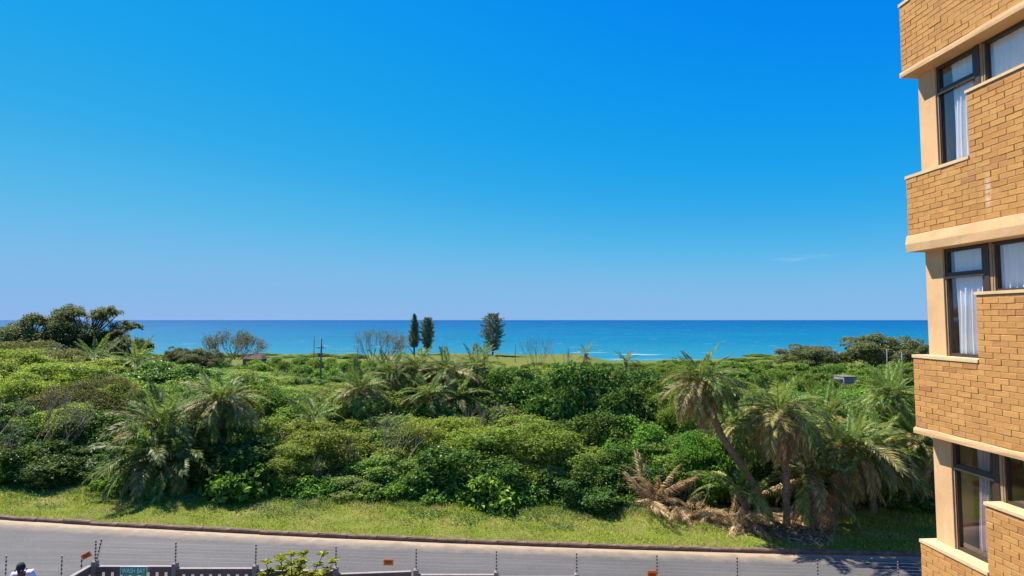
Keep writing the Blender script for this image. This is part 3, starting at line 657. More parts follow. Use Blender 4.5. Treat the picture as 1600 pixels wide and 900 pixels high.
# filling shrubs that nothing tells apart, row behind row
FILL = {'yellow': 'yellow-green', 'mid': 'mid green', 'dark': 'dark broad-leaved', 'bright': 'bright green', 'brown': 'brownish twiggy'}
ZONES = [(230, 'at the far left'), (400, 'around the left palms'), (545, 'left of the middle palms'), (760, 'around the middle palms'), (900, 'just right of the middle palms'), (1050, 'left of the leaning palm'), (9999, 'behind the right palms')]
rows = [(24.6, 2.3), (27.2, 3.0), (30.0, 3.8), (33.5, 4.3), (37.5, 4.6), (42, 4.8), (47, 4.6), (53, 4.4), (60, 4.2), (68, 4.2)]
rg = random.Random(5)
for ri, (Y, hh) in enumerate(rows):
    half = Y * .93 + 3; step = 2.9 + Y * .035
    x = -half + rg.uniform(0, step)
    while x < half:
        yy = Y + rg.uniform(-.8, .8); px = 800 + x / yy * F
        if not (any((x - a) ** 2 + (yy - b) ** 2 < (max(r, 1.2) * .55) ** 2 for a, b, r in occ)) and not (ri == 0 and 1050 < px < 1120):
            g = gz(x, yy); h = min(hh * rg.uniform(.8, 1.15), limit_z(x, yy) - .15 - g + .25)
            if h > .8:
                if px < 250: kd = rg.choice(['yellow', 'dark', 'brown', 'mid', 'yellow'])
                elif px > 1040: kd = rg.choice(['bright', 'mid', 'yellow', 'dark'])
                elif 760 < px: kd = rg.choice(['dark', 'dark', 'mid', 'yellow'])
                else: kd = rg.choice(['yellow', 'mid', 'mid', 'bright', 'yellow'])
                if ri == 0: kd = rg.choice(['dark', 'mid', 'dark'])
                wd = step * rg.uniform(1.35, 1.85)
                zone = next(t for lim, t in ZONES if px < lim); dep = 'near the verge' if ri < 2 else 'midway back' if ri < 5 else 'far back'
                plant(kd, 'thicket_shrub', (x, yy, g - .25), wd, h, '%s shrub %s, %s' % (FILL[kd], zone, dep), 'shrub', 'filling shrubs, ' + kd, depth=min(wd, 3.2) if ri == 0 else min(wd, 4.4) if ri < 3 else wd)
        x += step * rg.uniform(.8, 1.1)
# low leafy plants along the back of the verge
for i, px in enumerate(np.concatenate([np.arange(-10, 1010, 33), [1440, 1405]])):
    x0 = (px - 800) / F * 22.6; yv = float(kerb_y(x0)) + rg.uniform(3.35, 3.9); x = (px - 800) / F * yv
    s = rg.uniform(.45, 1.0)
    plant('low', 'leafy_weed', (x, yv, gz(x, yv) - .03), 1.7 * s, .75 * s, 'low leafy plant along the back of the grass verge', 'plant', 'leafy plants along the verge')
for px, s, lab in ((395, 1.5, 'largest bright leafy plant on the verge, right of the low left palms'), (765, 1.3, 'blue-green leafy plant on the verge below the broad rounded shrub'), (15, 1.4, 'bright leafy plant on the verge at the far left edge')):
    x0 = (px - 800) / F * 22.6; yv = float(kerb_y(x0)) + 3.3; x = (px - 800) / F * yv
    plant('low', 'leafy_plant', (x, yv, gz(x, yv) - .03), 1.9 * s, .85 * s, lab, 'plant', 'leafy plants along the verge')

# ------------------------------------------------------------------ bare twig tangles
def twig_fan(name, seed, h, w, n=16, depth=4, r=.05, wind=.3, curl=.25, sides=3):
    rng = np.random.default_rng(seed); b = MB()
    def grow(p, d, L, r, k):
        m = 4; P = [p]; dd = d.copy()
        for _ in range(m):
            dd = dd + rng.normal(0, curl * .35, 3) + np.array([wind * .05, 0, .06]); dd /= np.linalg.norm(dd); P.append(P[-1] + dd * L / m)
        b.tube(P, np.linspace(r, r * .6, m + 1), sides, False)
        if k:
            for _ in range(rng.integers(2, 4)):
                nd2 = dd + rng.normal(0, .42, 3); nd2[2] += .15; nd2 /= np.linalg.norm(nd2)
                grow(P[-1 - int(rng.integers(0, 2))], nd2, L * rng.uniform(.6, .85), r * .58, k - 1)
    for i in range(n):
        a = rng.uniform(-1, 1); d = np.array([a * w / h * .8 + wind, rng.normal(0, .3), 1.0]); d /= np.linalg.norm(d)
        grow(np.array([a * w * .18, rng.normal(0, .15 * w), -.2]), d, h * .36, r, depth - 1)
    return b.mesh(name, True)
def bare(px, py_top, py_base, Y, wpx, label, seed, m='bark_grey', n=12, depth=4, r=.05, wind=.15, name='bare_shrub', leafy=0, cat='shrub'):
    top = at(px, py_top, Y); bs = at(px, py_base, Y); h = top.z - bs.z; wd = wpx / F * Y
    root = tag(empty(name, (bs.x, Y, bs.z)), label, cat)
    me = twig_fan('twigs', seed, h, wd, n, depth, r, wind); v = np.zeros(len(me.vertices) * 3, np.float32); me.vertices.foreach_get('co', v); v = v.reshape(-1, 3)
    v[:, 0] *= (wd / 2) / np.percentile(np.abs(v[:, 0]), 98.5); v[:, 2] *= h / np.percentile(v[:, 2], 99); v[:, 1] *= (wd * .4) / max(.1, np.percentile(np.abs(v[:, 1]), 98))
    me.vertices.foreach_set('co', v.ravel()); me.update()
    ob('twigs', me, M[m], root)
    if leafy:
        rng = np.random.default_rng(seed); P = v[rng.choice(len(v), leafy)]; P = P[P[:, 2] > h * .35] + rng.normal(0, .12, (len(P[P[:, 2] > h * .35]), 3))
        V, Q = leaves(P, rng.normal(size=P.shape) + np.array([0, 0, .6]), .22, .1, rng); ob('leaves', mesh('leaves', V, Q), M['leaf_far'], root)
    return root
bare(360, 517, 560, 78, 90, 'bare grey wind-swept shrub beside the small hut, sea behind', 3, n=30, depth=5, r=.06, leafy=2600, wind=.1)
bare(590, 514, 562, 95, 95, 'bare wind-swept shrub leaning right, left of the twin pines', 4, n=30, depth=5, r=.055, leafy=1200, wind=.5)
bare(838, 524, 570, 58, 60, 'thin leafless twigs against the sea, right of the lone pine', 5, n=14, depth=4, r=.024, wind=-.1)
bare(878, 540, 574, 57, 40, 'low leafless twigs right of the thin ones against the sea', 6, n=8, depth=3, r=.022, wind=.2)
bare(60, 612, 700, 25.2, 160, 'tangle of brown dead branches in the dark hollow at far left', 7, m='bark_dead', n=14, depth=4, r=.03, wind=.4, name='dead_branches', cat='branches')
bare(5, 652, 730, 24.0, 70, 'pale bare branches at the left edge above the verge', 8, m='bark_dead', n=5, depth=3, r=.03, wind=.6, name='dead_branches', cat='branches')
bare(610, 645, 720, 25.4, 130, 'tangle of dead twigs under the middle palm clump', 9, m='bark_dead', n=14, depth=4, r=.025, wind=.2, name='dead_branches', cat='branches')
bare(720, 640, 700, 27.2, 110, 'brown dead twigs right under the middle palm clump', 10, m='bark_dead', n=12, depth=4, r=.025, wind=.2, name='dead_branches', cat='branches')
bare(1068, 740, 800, 22.4, 70, 'pale arching dead stems beside the dead palm', 11, m='bark_dead', n=6, depth=3, r=.018, wind=.4, name='dead_branches', cat='branches')
fp = at(652, 782, 22.9)
fbm = MB().tube([(-.35, -.25, -.35), (-.1, -.08, .05), (.12, .02, .3), (.42, .12, .62)], [.05, .045, .035, .018], 6).mesh('fallen_branch', True)
tag(ob('fallen_branch', fbm, M['bark_dead'], None, fp), 'short pale fallen branch at the front of the middle shrubs', 'branch')

bare(250, 600, 650, 29.0, 90, 'dry twigs poking out above the bushy left palm', 13, m='bark_dead', n=9, depth=4, r=.02, wind=.3, name='dead_branches', cat='branches')
bare(480, 705, 750, 23.9, 80, 'grey dead twigs in the low yellow-green shrub at the front', 14, m='bark_dead', n=7, depth=4, r=.018, wind=.3, name='dead_branches', cat='branches')
bare(775, 625, 665, 27.6, 80, 'dry twigs left of the highest broad-leaved tree', 15, m='bark_dead', n=9, depth=4, r=.02, wind=.3, name='dead_branches', cat='branches')
bare(170, 575, 610, 33.0, 100, 'reddish dry twigs on the left hillside', 19, m='bark_dead', n=10, depth=4, r=.022, wind=.4, name='dead_branches', cat='branches')
bare(845, 715, 765, 23.6, 70, 'dead twigs at the front right of the broad rounded shrub', 17, m='bark_dead', n=6, depth=4, r=.018, wind=-.2, name='dead_branches', cat='branches')
# ------------------------------------------------------------------ trees near the sea
def far_tree(kind, name, px, py_top, py_base, Y, wpx, label, group=None, depth=None, cat='tree'):
    t = at(px, py_top, Y); b_ = at(px, py_base, Y); wd = wpx / F * Y
    return plant(kind, name, (b_.x, Y, b_.z), wd * 1.18, (t.z - b_.z) * 1.06, label, cat, group, depth=depth)
def umbrella(px, py_top, py_base, Y, wpx, label, seed, pads):
    """wind-shaped tree: trunk, bent limbs and flat leaf pads; pads as (dx, top, width) in photo pixels"""
    rng = np.random.default_rng(seed); b_ = at(px, py_base, Y); s = Y / F
    root = tag(empty('wind_shaped_tree', (b_.x, Y, b_.z)), label, 'tree', 'wind-shaped coastal trees')
    tb = MB(); Vs = []; Qs = []; nv = 0
    fork = np.array([0, 0, (py_base - py_top) * s * .35]); tb.tube([(0, 0, -.3), fork * .5 + [.1, 0, 0], fork], [.32, .28, .24], 7)
    for dx, ty, pw in pads:
        top = (py_base - ty) * s; c = np.array([dx * s, rng.uniform(-1.2, 1.2), top - pw * s * .14]); pr = pw * s / 2
        for q in range(5):
            e = c + np.array([rng.uniform(-.7, .7) * pr, rng.uniform(-.7, .7) * pr, -.1]); t = np.linspace(0, 1, 7)[:, None]
            mid = fork + (e - fork) * .5 + np.array([0, 0, -.4]) + rng.normal(0, .25, 3)
            P = (1 - t) ** 2 * fork + 2 * t * (1 - t) * mid + t ** 2 * e; tb.tube(P, np.linspace(.13, .03, 7), 4)
        pr *= .88; n = int(300 * pr * pr) + 450; a = rng.uniform(0, 6.28, n); rr = np.sqrt(rng.uniform(0, 1, n)) * pr
        # small tufts give an uneven, gappy pad
        k = 34; ta = rng.uniform(0, 6.28, k); tr = np.sqrt(rng.uniform(0, 1, k)) * pr; ti = rng.integers(0, k, n); tj = rng.normal(0, pr * .13, k)
        g = sph(n, rng) * rng.uniform(.3, 1, n)[:, None] * pr * .34
        X = np.cos(ta[ti]) * tr[ti] + g[:, 0]; Yy = np.sin(ta[ti]) * tr[ti] + g[:, 1]
        Z = (1 - (tr[ti] / pr) ** 2) * pr * .5 - pr * .22 + g[:, 2] * .8 + tj[ti]
        P = np.stack([X, Yy, Z], -1) + c; N = np.stack([X * .3, Yy * .3, np.full(n, 1.)], -1) + rng.normal(0, .5, (n, 3))
        V, Q = leaves(P, N, .24, .12, rng); Vs.append(V); Qs.append(Q + nv); nv += len(V)
    ob('trunk', tb.mesh('trunk', True), M['bark'], root); ob('crown', mesh('crown', np.concatenate(Vs), np.concatenate(Qs)), M['leaf_far'], root)
umbrella(132, 480, 562, 62, 130, 'largest wind-shaped tree with bare bent limbs against the sky at left', 1, [(-28, 481, 48), (-12, 484, 44), (8, 492, 34), (-38, 494, 44), (-16, 500, 56), (28, 484, 36), (46, 482, 34), (62, 505, 36), (78, 507, 22), (14, 512, 56), (-30, 514, 56), (38, 518, 44), (-10, 526, 70), (-45, 524, 44), (30, 528, 60), (0, 536, 70)])
umbrella(48, 493, 560, 60, 90, 'wind-shaped tree with dense low crown at the far left edge', 2, [(8, 493, 34), (18, 498, 34), (-10, 499, 40), (-26, 507, 36), (24, 508, 40), (-36, 514, 26), (-5, 512, 56), (25, 520, 50), (-18, 521, 50), (5, 530, 80)])
umbrella(205, 531, 566, 58, 55, 'small flat-topped tree right of the largest wind-shaped tree', 3, [(-4, 531, 40), (12, 533, 34), (-18, 537, 36), (20, 541, 24), (5, 543, 60), (-20, 546, 40)])
far_tree('coast', 'coastal_tree', 276, 540, 572, 66, 36, 'small dark tree left of the bare grey shrub')
far_tree('coast', 'coastal_tree', 310, 545, 580, 62, 70, 'low dark tree in front of the bare grey shrub')
far_tree('coast', 'round_tree', 1265, 536, 575, 125, 88, 'low round dark tree by the sea, left of the wider one', 'round trees by the sea')
far_tree('coast', 'round_tree', 1372, 522, 576, 122, 105, 'wide round dark tree by the sea, nearest the building', 'round trees by the sea')
far_tree('coast', 'round_tree', 1425, 527, 572, 126, 55, 'greyish round tree by the sea half behind the brick building', 'round trees by the sea')
def pine(px, py_top, py_base, Y, wpx, label, seed, bare_=.18, shape='cone'):
    rng = np.random.default_rng(seed); b_ = at(px, py_base, Y); h = (py_base - py_top) * Y / F; R = wpx / 2 * Y / F
    root = tag(empty('norfolk_pine', (b_.x, Y, tz(b_.x, Y) - .2)), label, 'pine tree', 'pines by the sea'); h = b_.z + h - root.location.z
    tb = MB(); tb.tube([(0, 0, 0), (.05, 0, h * .4), (0, 0, h * .97)], [.34, .24, .04], 7); Ps = []; Ns = []
    nw = 24
    for k in range(nw):
        u = k / (nw - 1); z = h * (bare_ + (1 - bare_) * u * .97)
        if shape == 'cone': r = R * (1 - u) ** .62 * (.72 + .28 * min(1, u * 5)) * rng.uniform(.85, 1.1) + .12
        else: r = R * (math.sin(min(1, .14 + u * .86) * math.pi * .93) ** .55) * rng.uniform(.78, 1.12) + .1
        for j in range(8):
            a = j / 8 * 6.283 + k * .7 + rng.uniform(-.2, .2); rr = r * rng.uniform(.6, 1.15); t = np.linspace(0, 1, 5)
            lift = rr * ((.42 + .25 * u) if shape == 'cone' else .22) * t ** 1.5; P = np.stack([np.cos(a) * rr * t, np.sin(a) * rr * t, z + lift], -1)
            tb.tube(P, np.linspace(.05, .015, 5), 3, False)
            m = int(26 + 44 * rr / 3); tt = rng.uniform(.3, 1.03, m); p = np.stack([np.interp(tt, t, P[:, i]) for i in range(3)], -1)
            Ps.append(p + rng.normal(0, .12, (m, 3)) + np.array([0, 0, .12])); Ns.append(rng.normal(size=(m, 3)))
    P = np.concatenate(Ps); V, Q = leaves(P, np.concatenate(Ns), .42, .14, rng)
    ob('trunk', tb.mesh('trunk', True), M['bark'], root); ob('crown', mesh('crown', V, Q), M['needle'], root)
pine(647, 491, 553, 198, 22, 'tallest left pine of the twin pines standing by the sea', 1)
pine(667.5, 497, 554, 198, 24, 'right-hand pine of the twin pines standing by the sea', 2, .16, 'round')
pine(770, 491, 557, 196, 40, 'lone broad pine right of the twin pines by the sea', 3, .13, 'round')
# hedges and scrub between the thicket and the shore
hl = 'low scrub hedge between thicket and shore'
for px, py, Y, wp in [(q, (551 if q < 600 else 561) + (q * 7919 % 5), 178 + (q * 31 % 17), 40) for q in list(range(90, 560, 27)) + list(range(1050, 1720, 27))] + [(q, 566 + (q * 7919 % 5), 130 + (q * 31 % 17), 40) for q in list(range(840, 1050, 25))] + [(440, 562, 92, 70), (490, 560, 94, 60), (535, 563, 92, 60), (575, 562, 96, 50), (612, 565, 90, 50), (400, 566, 86, 60), (345, 562, 84, 60), (290, 566, 80, 60), (250, 566, 74, 50), (470, 570, 82, 60), (520, 574, 80, 60), (700, 568, 84, 60), (655, 566, 88, 50), (365, 572, 72, 60),
                      (105, 556, 66, 60), (150, 560, 66, 60), (195, 560, 70, 60), (230, 558, 84, 60), (265, 560, 96, 60), (310, 558, 100, 60), (350, 560, 108, 60), (395, 561, 106, 50), (430, 557, 125, 60), (470, 558, 122, 60), (515, 558, 120, 60), (550, 560, 115, 50), (590, 562, 105, 60), (635, 564, 100, 50), (380, 578, 64, 50), (330, 576, 66, 50), (640, 572, 76, 50), (760, 572, 84, 50), (800, 570, 90, 50), (740, 570, 92, 40), (1010, 576, 84, 40), (1300, 592, 70, 30), (1335, 599, 70, 34), (1360, 592, 68, 36), (1460, 566, 100, 60), (1510, 568, 100, 70), (1560, 570, 96, 70), (1610, 568, 100, 70), (1660, 570, 96, 70), (1500, 580, 76, 70), (1570, 582, 76, 70), (1640, 582, 76, 70), (1090, 566, 118, 60), (1420, 566, 112, 60), (1310, 566, 114, 50), (1345, 568, 112, 50), (1390, 567, 112, 50),
                      (1140, 564, 108, 70), (1190, 562, 110, 80), (1240, 567, 106, 80), (1300, 570, 100, 80), (1350, 574, 96, 70), (1400, 572, 98, 70), (1440, 572, 96, 60), (1100, 570, 100, 60), (1150, 575, 88, 70), (1210, 578, 86, 70), (1280, 582, 84, 60), (1060, 572, 96, 50), (1040, 566, 130, 50), (960, 570, 90, 60), (905, 571, 88, 60), (850, 566, 95, 50)]:
    p = at(px, py, Y); g = tz(p.x, Y)
    plant('hedge', 'scrub_hedge', (p.x, Y, g - .3), wp * 1.35 / F * Y, max(1.0, p.z - g + .3), hl if Y < 125 else 'distant scrub hedge along the shore', 'hedge', 'scrub before the shore', depth=6, rz=random.uniform(-.15, .15))
# banana-like plants
for px, py in ((180 + 265, 548), (180 + 280, 550)):
    pass

# ------------------------------------------------------------------ poles, hut, wall
def pole(px, py_top, py_base, Y, label, r=.1, arm=0, m='polegrey', tilt=0, arm2=0):
    t = at(px, py_top, Y); b_ = at(px, py_base, Y); g = min(b_.z, tz(b_.x, Y)) if Y > 40 else b_.z
    root = tag(empty('utility_pole', (b_.x, Y, g)), label, 'pole', 'utility poles'); h = t.z - g
    p = MB().tube([(0, 0, -.3), (tilt * .5, 0, h * .5), (tilt, 0, h)], [r, r * .9, r * .75], 8); ob('shaft', p.mesh('shaft', True), M[m], root)
    if arm:
        a = MB().box(-arm + tilt, arm + tilt, -.05 - r, -r, h * .8, h * .8 + .1); ob('crossarm', a.mesh('crossarm'), M[m], root)
        for q in (-.9, -.4, .4, .9):
            ob('insulator', MB().tube([(q * arm + tilt, -r - .03, h * .8 + .1), (q * arm + tilt, -r - .03, h * .8 + .26)], [.05, .03], 6).mesh('insulator', True), M['white'], root)
        ob('transformer', MB().box(tilt - .28, tilt + .28, -r - .45, -r - .06, h * .62, h * .62 + .55).mesh('transformer'), M['polegrey'], root) if arm2 else None
    return root, Vector((b_.x + tilt, Y, g + h))
_, a1 = pole(490, 526, 575, 100, 'thin dark pole left of the grey utility pole', .09, m='polewood')
_, a2 = pole(501, 529, 592, 78, 'grey utility pole with crossarm in the scrub left of centre', .14, arm=.55, arm2=1)
_, a3 = pole(558, 545, 590, 70, 'thin brown pole right of the grey utility pole', .07, m='polewood')
_, a4 = pole(691, 536, 556, 170, 'short thin pole between the twin pines and the lone pine', .1, m='polewood')
_, a5 = pole(805, 536, 560, 160, 'slim pole right of the lone pine', .09, m='polewood')
_, a6 = pole(1387, 545, 580, 92, 'pale grey pole before the wide round tree at right', .13)
_, a7 = pole(1411, 550, 600, 70, 'grey pole beside the brick building corner', .1)
_, a8 = pole(1303, 546, 572, 118, 'thin pole between the two round trees', .06, m='polewood')
def boxthing(name, parts, loc, label, cat, rz=0):
    r = tag(empty(name, loc, rz), label, cat)
    for nm, mb, m in parts: ob(nm, mb.mesh(nm), M[m] if isinstance(m, str) else m, r)
    return r
p = at(398, 556, 118); g = tz(p.x, 118)
hr = flat('hut_roof', (.09, .06, .05), .9, .25, 2, .2)
hb = MB().add([(-2.6, -1.9, p.z - g - .25), (2.6, -1.9, p.z - g - .25), (2.6, 1.9, p.z - g - .25), (-2.6, 1.9, p.z - g - .25), (-1.5, 0, p.z - g + .75), (1.5, 0, p.z - g + .75)], [(0, 1, 5, 4), (2, 3, 4, 5), (0, 3, 2, 1)], [(1, 2, 5), (3, 0, 4)])
hut = boxthing('beach_hut', [('wall', MB().box(-2.2, 2.2, -1.5, 1.5, -.2, p.z - g - .26), 'polewood'), ('roof', hb, hr), ('door', MB().box(-.4, .4, -1.56, -1.503, 0, 2.0), 'frame')], (p.x, 118, g), 'small hut with brownish roof beside the bare grey shrub', 'hut'); hut.scale = (.85, .85, .93)
p = at(1330, 595, 76); g = tz(p.x, 76)
gw = flat('garden_wall_grey', (.24, .22, .2), .9, .12, 2, .2)
boxthing('shed', [('wall', MB().box(-.95, .75, 0, 2.4, -.3, p.z - g + .45), gw), ('side_wall', MB().box(-2.6, -.952, .3, .5, -.3, p.z - g + .2), gw), ('door', MB().box(.752, 1.5, .1, 2.2, -.3, p.z - g + .3), 'frame'), ('roof', MB().box(-1.0, .8, -.06, 2.45, p.z - g + .452, p.z - g + .56), 'polewood')], (p.x, 76, g), 'small grey wall and shed showing through the scrub at right', 'shed')
p = at(1030, 577, 150)
tag(ob('paved_path', grid('pp', np.linspace(18, 75, 20), np.linspace(138, 146, 4), lambda x, y: terrain(x, y) + .05, None).data, None), kind='structure')
bpy.data.objects.remove(bpy.data.objects['pp']); bpy.data.objects['paved_path'].data.materials.append(flat('path_concrete', (.5, .45, .4), .9, .1, 1, 0))
# overhead line between the poles
def wire(a, b, sag, label):
    t = np.linspace(0, 1, 14)[:, None]; P = np.array(a) * (1 - t) + np.array(b) * t; P[:, 2] -= sag * 4 * (t * (1 - t))[:, 0]
    o = ob('overhead_wire', MB().tube(P - np.array(a), .018, 3, False).mesh('overhead_wire'), M['black'], loc=a); tag(o, label, 'wire')
wire(a2 - Vector((0, 0, .8)), a3 - Vector((0, 0, .3)), .3, 'overhead wire between the grey utility pole and the thin brown pole')
wire(a7 - Vector((0, 0, .3)), a6 - Vector((0, 0, .3)), .5, 'overhead wire between the two grey poles at right')

# ------------------------------------------------------------------ brick building on the right
PHI = math.atan2(-1, .062)
bx0, by0 = 6.385, 9.05
BR = tag(empty('apartment_building', (bx0, by0, 0), PHI), 'brick apartment building with peach plaster bands and dark bronze window frames', 'building')
ST = 2.87; LEN = 5.2; STEP = 1.18; HIGH_END = 3.6; REC = .22
def bt(nm, mb, m, parent=None): return ob(nm, mb.mesh(nm), M[m], parent or BR)
brick_var = []
for k in range(4):
    r_ = np.random.default_rng(100 + k); L, D, Hh, c = .1115, .09, .0372, .003
    fr = [(-L, -Hh), (L, -Hh), (L, Hh), (-L, Hh)]
    V = [(x, D, z) for x, z in fr] + [(x + r_.normal(0, .0015), c + .001, z + r_.normal(0, .0012)) for x, z in fr] + [(x * (1 - c / L) + r_.normal(0, .003), r_.normal(0, .0009), z * (1 - c / Hh) + r_.normal(0, .0012)) for x, z in fr]
    Q = [(i, (i + 1) % 4, 4 + (i + 1) % 4, 4 + i) for i in range(4)] + [(4 + i, 4 + (i + 1) % 4, 8 + (i + 1) % 4, 8 + i) for i in range(4)] + [(8, 9, 10, 11)]
    T = []
    brick_var.append((np.array(V), Q, T))
def brick_mesh(k, sx):
    V, Q, T = brick_var[k]; V = V.copy(); V[:, 0] *= sx; me = MB().add(V, Q, T).mesh('brick'); me.materials.append(M['brick']); return me
BM = {(k, s): brick_mesh(k, s) for k in range(4) for s in (1.0, .47, .73)}
COURSE = .0825; PITCH = .232
singles = 0; rest = MB(); brick_list = []
for k in range(-3, 3):
    zb = EYE + 1.09 + ST * k; lip = .27 if k == 0 else .10
    zl = zb + 1.22; zh = zb + 2.16
    top = zl if k == 2 else zh
    # mortar core behind the bricks
    core = MB().box(.012, LEN, .0055, REC + .1, zb + .05, zl - .02)
    if k < 2: core.box(STEP + .012, HIGH_END - .012, .0057, REC + .1, zl - .02, zh - .02)
    band = bt('brick_band', core, 'mortar')
    # plaster lip under the band and sills on top
    s_ = MB(); nseg = 14; xsn = np.linspace(-.02, LEN, nseg); r_ = np.random.default_rng(k + 9); V = []
    for xx in xsn:
        wv = r_.normal(0, .006)
        for yy, zz in ((-.018, zb), (-.022 + (0 if k else -.012), zb + lip * .45), (-.016, zb + lip - .012 + wv), (.02, zb + lip + .004 + wv), (REC + .12, zb + lip), (REC + .12, zb - .001)):
            V.append((xx, yy + r_.normal(0, .002), zz))
    Q = [(a * 6 + c, a * 6 + (c + 1) % 6, a * 6 + 6 + (c + 1) % 6, a * 6 + 6 + c) for a in range(nseg - 1) for c in range(6)]
    s_.add(V, Q, [(0, 2, 1), (0, 3, 2), (0, 4, 3), (0, 5, 4)]); ob('plaster_lip', s_.mesh('plaster_lip', False), M['plaster'], BR)
    bt('sill', MB().box(-.008, STEP + .0, -.012, REC + .06, zl - .035, zl + .012), 'cap')
    bt('sill', MB().box(HIGH_END, LEN, -.012, REC + .06, zl - .035, zl + .012), 'cap')
    if k < 2: bt('sill', MB().box(STEP - .012, HIGH_END + .012, -.013, REC + .06, zh - .03, zh + .01), 'cap')
    # bricks
    nrow = int((top - zb - lip) / COURSE) + 1
    for r in range(nrow):
        zc = zb + lip + .042 + r * COURSE
        if zc + .036 > (zl - .036) and zc - .036 < zl + .012 and zc < zl: pass
        spans = [(0, LEN)] if zc + .03 < zl - .03 else ([(STEP, HIGH_END)] if k < 2 and zc + .03 < zh - .025 else [])
        for s0, s1 in spans:
            x = s0; first = True
            while x < s1 - .04:
                full = PITCH * (.5 if first and r % 2 else 1); full = min(full, s1 - x); first = False
                sx = (full - .01) / .222; key = min((1.0, .47, .73), key=lambda q: abs(q - sx))
                brick_list.append((x + full / 2, zc, sx, key, band, random.randrange(4)))
                x += full
def seen(b):
    x, z = b[0], b[1]
    X = bx0 + .062 * x; Y = by0 - x; d = math.hypot(X, Y)
    px = 800 + F * X / Y if Y > .5 else 9e9; py = 500 - F * (z - EYE) / max(Y, .5)
    inside = px < 1615 and -15 < py < 915
    return (0 if inside else 1, d)
brick_list.sort(key=seen)
for i, (x, z, sx, key, band, kv) in enumerate(brick_list):
    yo = random.gauss(0, .0014); rz = random.gauss(0, .006)
    if i < 300:
        o = ob('brick', BM[(kv, key)], None, band, (x, yo, z + random.gauss(0, .0015)), (random.gauss(0, .008), random.gauss(0, .004), rz))
        if abs(key - sx) > .01: o.scale = (sx / key, 1, 1)
    else:
        V, Q, T = brick_var[kv]; V = V.copy(); V[:, 0] *= sx; rest.add(V + np.array([x, yo, z + random.gauss(0, .0015)]), Q, T)
# end face bricks towards the sea
for k in range(-3, 3):
    zb = EYE + 1.09 + ST * k; lip = .27 if k == 0 else .10
    for r in range(int((1.22 - lip - .03) / COURSE)):
        zc = zb + lip + .042 + r * COURSE; y = .12 if r % 2 else .0
        while y < 5.8:
            V, Q, T = brick_var[random.randrange(4)]; W = np.stack([V[:, 1] + .0, -V[:, 0] + y + .115 + .1, V[:, 2] + zc], -1); rest.add(W, Q, T); y += PITCH
o = ob('brickwork', rest.mesh('brickwork'), M['brick'], BR); tag(o, kind='stuff')
cr = []
for k in range(-3, 2):                                              # window storeys: from band k up to band k+1
    zb = EYE + 1.09 + ST * k; z0 = zb + 1.232; zh = zb + 2.17; z1 = zb + ST
    bt('column', MB().box(.07, .40, REC, REC + .34, z0 - .02, z1 + .02), 'plaster')
    bt('column', MB().box(LEN - .4, LEN - .07, REC, REC + .34, z0 - .02, z1 + .02), 'plaster')
    # side towards the sea: wall under and over, window opening behind the column
    bt('sea_wall', MB().box(.07, .3, REC + .34, 6.0, z0 - .02, z1 + .02), 'plaster')
    yg = REC + .06; fw = .05
    def window(s0, s1, a0, a1, transom=None):
        wr = MB(); wr.box(s0, s0 + fw, yg - .03, yg + .04, a0, a1).box(s1 - fw, s1, yg - .03, yg + .04, a0, a1)
        wr.box(s0 + fw, s1 - fw, yg - .03, yg + .04, a1 - fw, a1).box(s0 + fw, s1 - fw, yg - .03, yg + .04, a0, a0 + fw)
        if transom: wr.box(s0 + fw, s1 - fw, yg - .032, yg + .04, transom - .04, transom + .03)
        wo_ = bt('window', wr, 'frame')
        zs = [a0 + fw] + ([transom - .04, transom + .03] if transom else []) + [a1 - fw]
        for q in range(0, len(zs), 2): bt('pane', MB().box(s0 + fw, s1 - fw, yg, yg + .006, zs[q], zs[q + 1]), 'glass', wo_)
        bead = MB().box(s0 + .012, s0 + .03, yg - .042, yg - .0305, a0 + .01, (transom or a1) - .03)
        if transom: bead.box(s0 + .03, s1 - .012, yg - .042, yg - .0325, transom - .06, transom - .03)
        bt('bead', bead, 'frame_tan', wo_)
        return wo_
    zt = zb + 1.22 + .56 + .69
    window(.402, 1.09, z0, z1 - .005, zt)
    bt('mullion', MB().box(1.092, 1.17, yg - .05, yg + .06, z0, z1 - .005), 'frame')
    bt('mullion_cover', MB().box(1.172, 1.215, yg - .04, yg + .06, z0, z1 - .005), 'frame_tan')
    window(1.217, 2.5, zh - .01, z1 - .006)
    window(2.502, LEN - .402, zh - .01, z1 - .006)
    # room behind
    rm = MB().box(.302, LEN, 3.4, 3.5, zb + .2, z1).box(LEN - .06, LEN, REC + .345, 3.4, zb + .2, z1).box(2.75, 2.83, REC + .345, 3.4, zb + .2, z1)
    bt('room_wall', rm, 'room_warm' if k == -2 else 'room')
    bt('floor_slab', MB().box(.02, LEN, REC + .121, 6.0, zb + .02, zb + .2), 'room')
    cr.append((k, z0, zh, z1))
bt('floor_slab', MB().box(.02, LEN, REC + .121, 6.0, EYE + 1.09 + ST * 2 + .02, EYE + 1.09 + ST * 2 + .2), 'room')
bt('rear_wall', MB().box(.07, LEN + .0, 6.0, 6.2, 0, EYE + 1.09 + ST * 2 + 1.2), 'plaster')
bt('party_wall', MB().box(LEN + .002, LEN + .25, -.0, 6.2, -.3, EYE + 1.09 + ST * 2 + 1.2), 'plaster')
